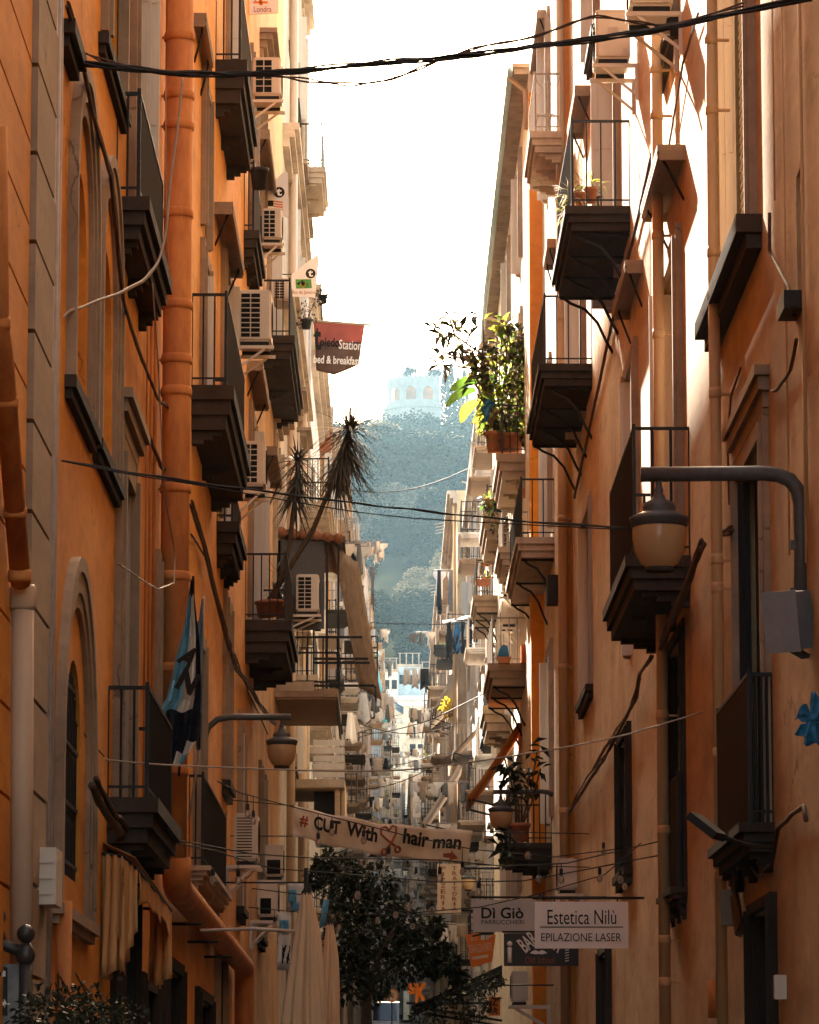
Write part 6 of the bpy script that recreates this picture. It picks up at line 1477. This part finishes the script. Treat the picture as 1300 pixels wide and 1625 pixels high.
def gable():   # curved canopies on the gable
    Y=157.6; r=thing('arched_canopies','two pale blue arched door canopies over a white railing on the grey gable','canopy',aty(740,860,Y))
    for y in(838,853):
        q=MB(); q.sheet([[aty(738+16*math.sin(t),y+12-12*math.sin(t)*1.0+ (0),Y)+V((0,d,0)) for t in [math.pi/2*i/6 for i in range(7)]] for d in(-.5,.3)]); q.build('canopy',M['blue_wall'],r,solid=.03)
    q=MB(); 
    for y in(849,862): q.bar(aty(731,y,Y-.4),aty(755,y,Y-.4),.05)
    for i in range(7): x=731+i*4; q.tube([aty(x,849,Y-.4),aty(x,862,Y-.4)],.02,5)
    q.build('railing',M['rail_light'],r)
gable()
# ---- aerials, rods
def aerial(Y,mast,bars,label,r_=.02,mat='grey_metal'):
    r=thing('tv_aerial',label,'aerial',aty(*mast[0],Y)); q=MB(); q.tube([aty(x,y,Y) for x,y in mast],r_*1.3,6); q.build('mast',M[mat],r)
    q=MB()
    for b in bars: q.tube([aty(x,y,Y) for x,y in b],r_*.8,5)
    q.build('elements',M[mat],r)
aerial(118,[(528,690),(528,615)],[[(500,616),(565,616)],[(517,613),(530,616)],[(500,655),(530,657)],[(519,630),(530,618)],[(500,632),(520,632)]],'thin TV aerial against the sky above the hanging planter')
aerial(96,[(511,520),(508,424)],[[(508,433),(525,433),(535,440),(541,451)],[(508,459),(525,460),(537,466),(543,476)],[(541,451),(537,452)],[(543,476),(538,477)],[(545,450),(550,452)]],'slender mast with two curved arms at the roof corner above the red banner',.016)
for k,(Y,x0,y0,lab) in enumerate([(200,690,832,'white rods sticking out of the grey gable toward the hill'),(215,680,930,'aerial rods on the far right roof beside the pale sunlit tree'),(150,540,825,'pale aerial rods above the left roofs before the woods')]):
    bars=[[(x0+prn.uniform(-2,4),y0+i*5),(x0+28+prn.uniform(-4,4),y0-5+i*5)] for i in range(4)]
    aerial(Y,[(x0+26,y0+45),(x0+24,y0-10)],bars,lab,.03,'rail_light')
def lamp_post():
    Y=230; r=thing('rooftop_light','small twin-armed light on a thin post above the grey gable','light',aty(743,780,Y)); q=MB(); q.tube([aty(743,800,Y),aty(743,765,Y)],.04,6); q.build('post',M['rail_light'],r)
    q=MB(); q.tube([aty(733,764,Y),aty(743,767,Y),aty(747,764,Y)],.05,6); q.build('arm',M['rail_light'],r)
lamp_post()
# terrace frame on the left
def tframe():
    Y=182; r=thing('roof_pergola','black metal terrace frame with a pale box behind it on the left roofs','frame',aty(580,1060,Y)); q=MB()
    for a,b in(((562,1010),(600,1010)),((599,1010),(599,1085)),((565,1028),(600,1028)),((565,1036),(600,1036)),((565,1044),(600,1044)),((578,1085),(600,1085))): q.bar(aty(*a,Y),aty(*b,Y),.07)
    q.build('bars',M['iron'],r); q=MB(); a=aty(586,1070,Y+.2); b=aty(598,1046,Y+.2); q.box(a.x-1,b.x,Y+.2,Y+3,a.z,b.z); q.build('box',M['beige'],r)
tframe()
# white slatted screen, brown flap under it on left
def screen():
    Y=90; a=aty(497,1235,Y); b=aty(547,1172,Y); r=thing('slatted_screen','white horizontally slatted balcony screen left of the hanging laundry','screen',a)
    q=MB(); H=b.z-a.z
    for i in range(5): q.box(a.x,b.x,Y,Y+.03,a.z+H*(.02+.2*i),a.z+H*(.02+.2*i+.145))
    q.build('slats',M['shutter_white'],r); q=MB()
    for x in(a.x,(a.x+b.x)/2,b.x-.04): q.box(x,x+.04,Y+.035,Y+.07,a.z,b.z)
    q.box(XL,b.x,Y+.03,Y+3,a.z-.2,a.z-.02); q.build('frame',M['pale_stone'],r)
    a=aty(497,1290,Y); b=aty(540,1236,Y); c=aty(546,1290,Y+4)
    r=thing('shop_hood','brown timber hood over a dark opening under the white slatted screen','canopy',a)
    q=MB(); q.box(a.x,b.x,Y+.8,Y+4,a.z-.5,b.z-.22); q.build('opening',M['black'],r)
    q=MB(); q.box(XL,b.x+.1,Y+.1,Y+4,b.z-.2,b.z-.02); q.box(b.x-.12,b.x,Y+.2,Y+.3,a.z-.4,b.z-.2); q.box(b.x+.02,b.x+.1,Y+.6,Y+4,a.z-.4,b.z-.2); q.build('timber',M['wood_pale'],r)
screen()
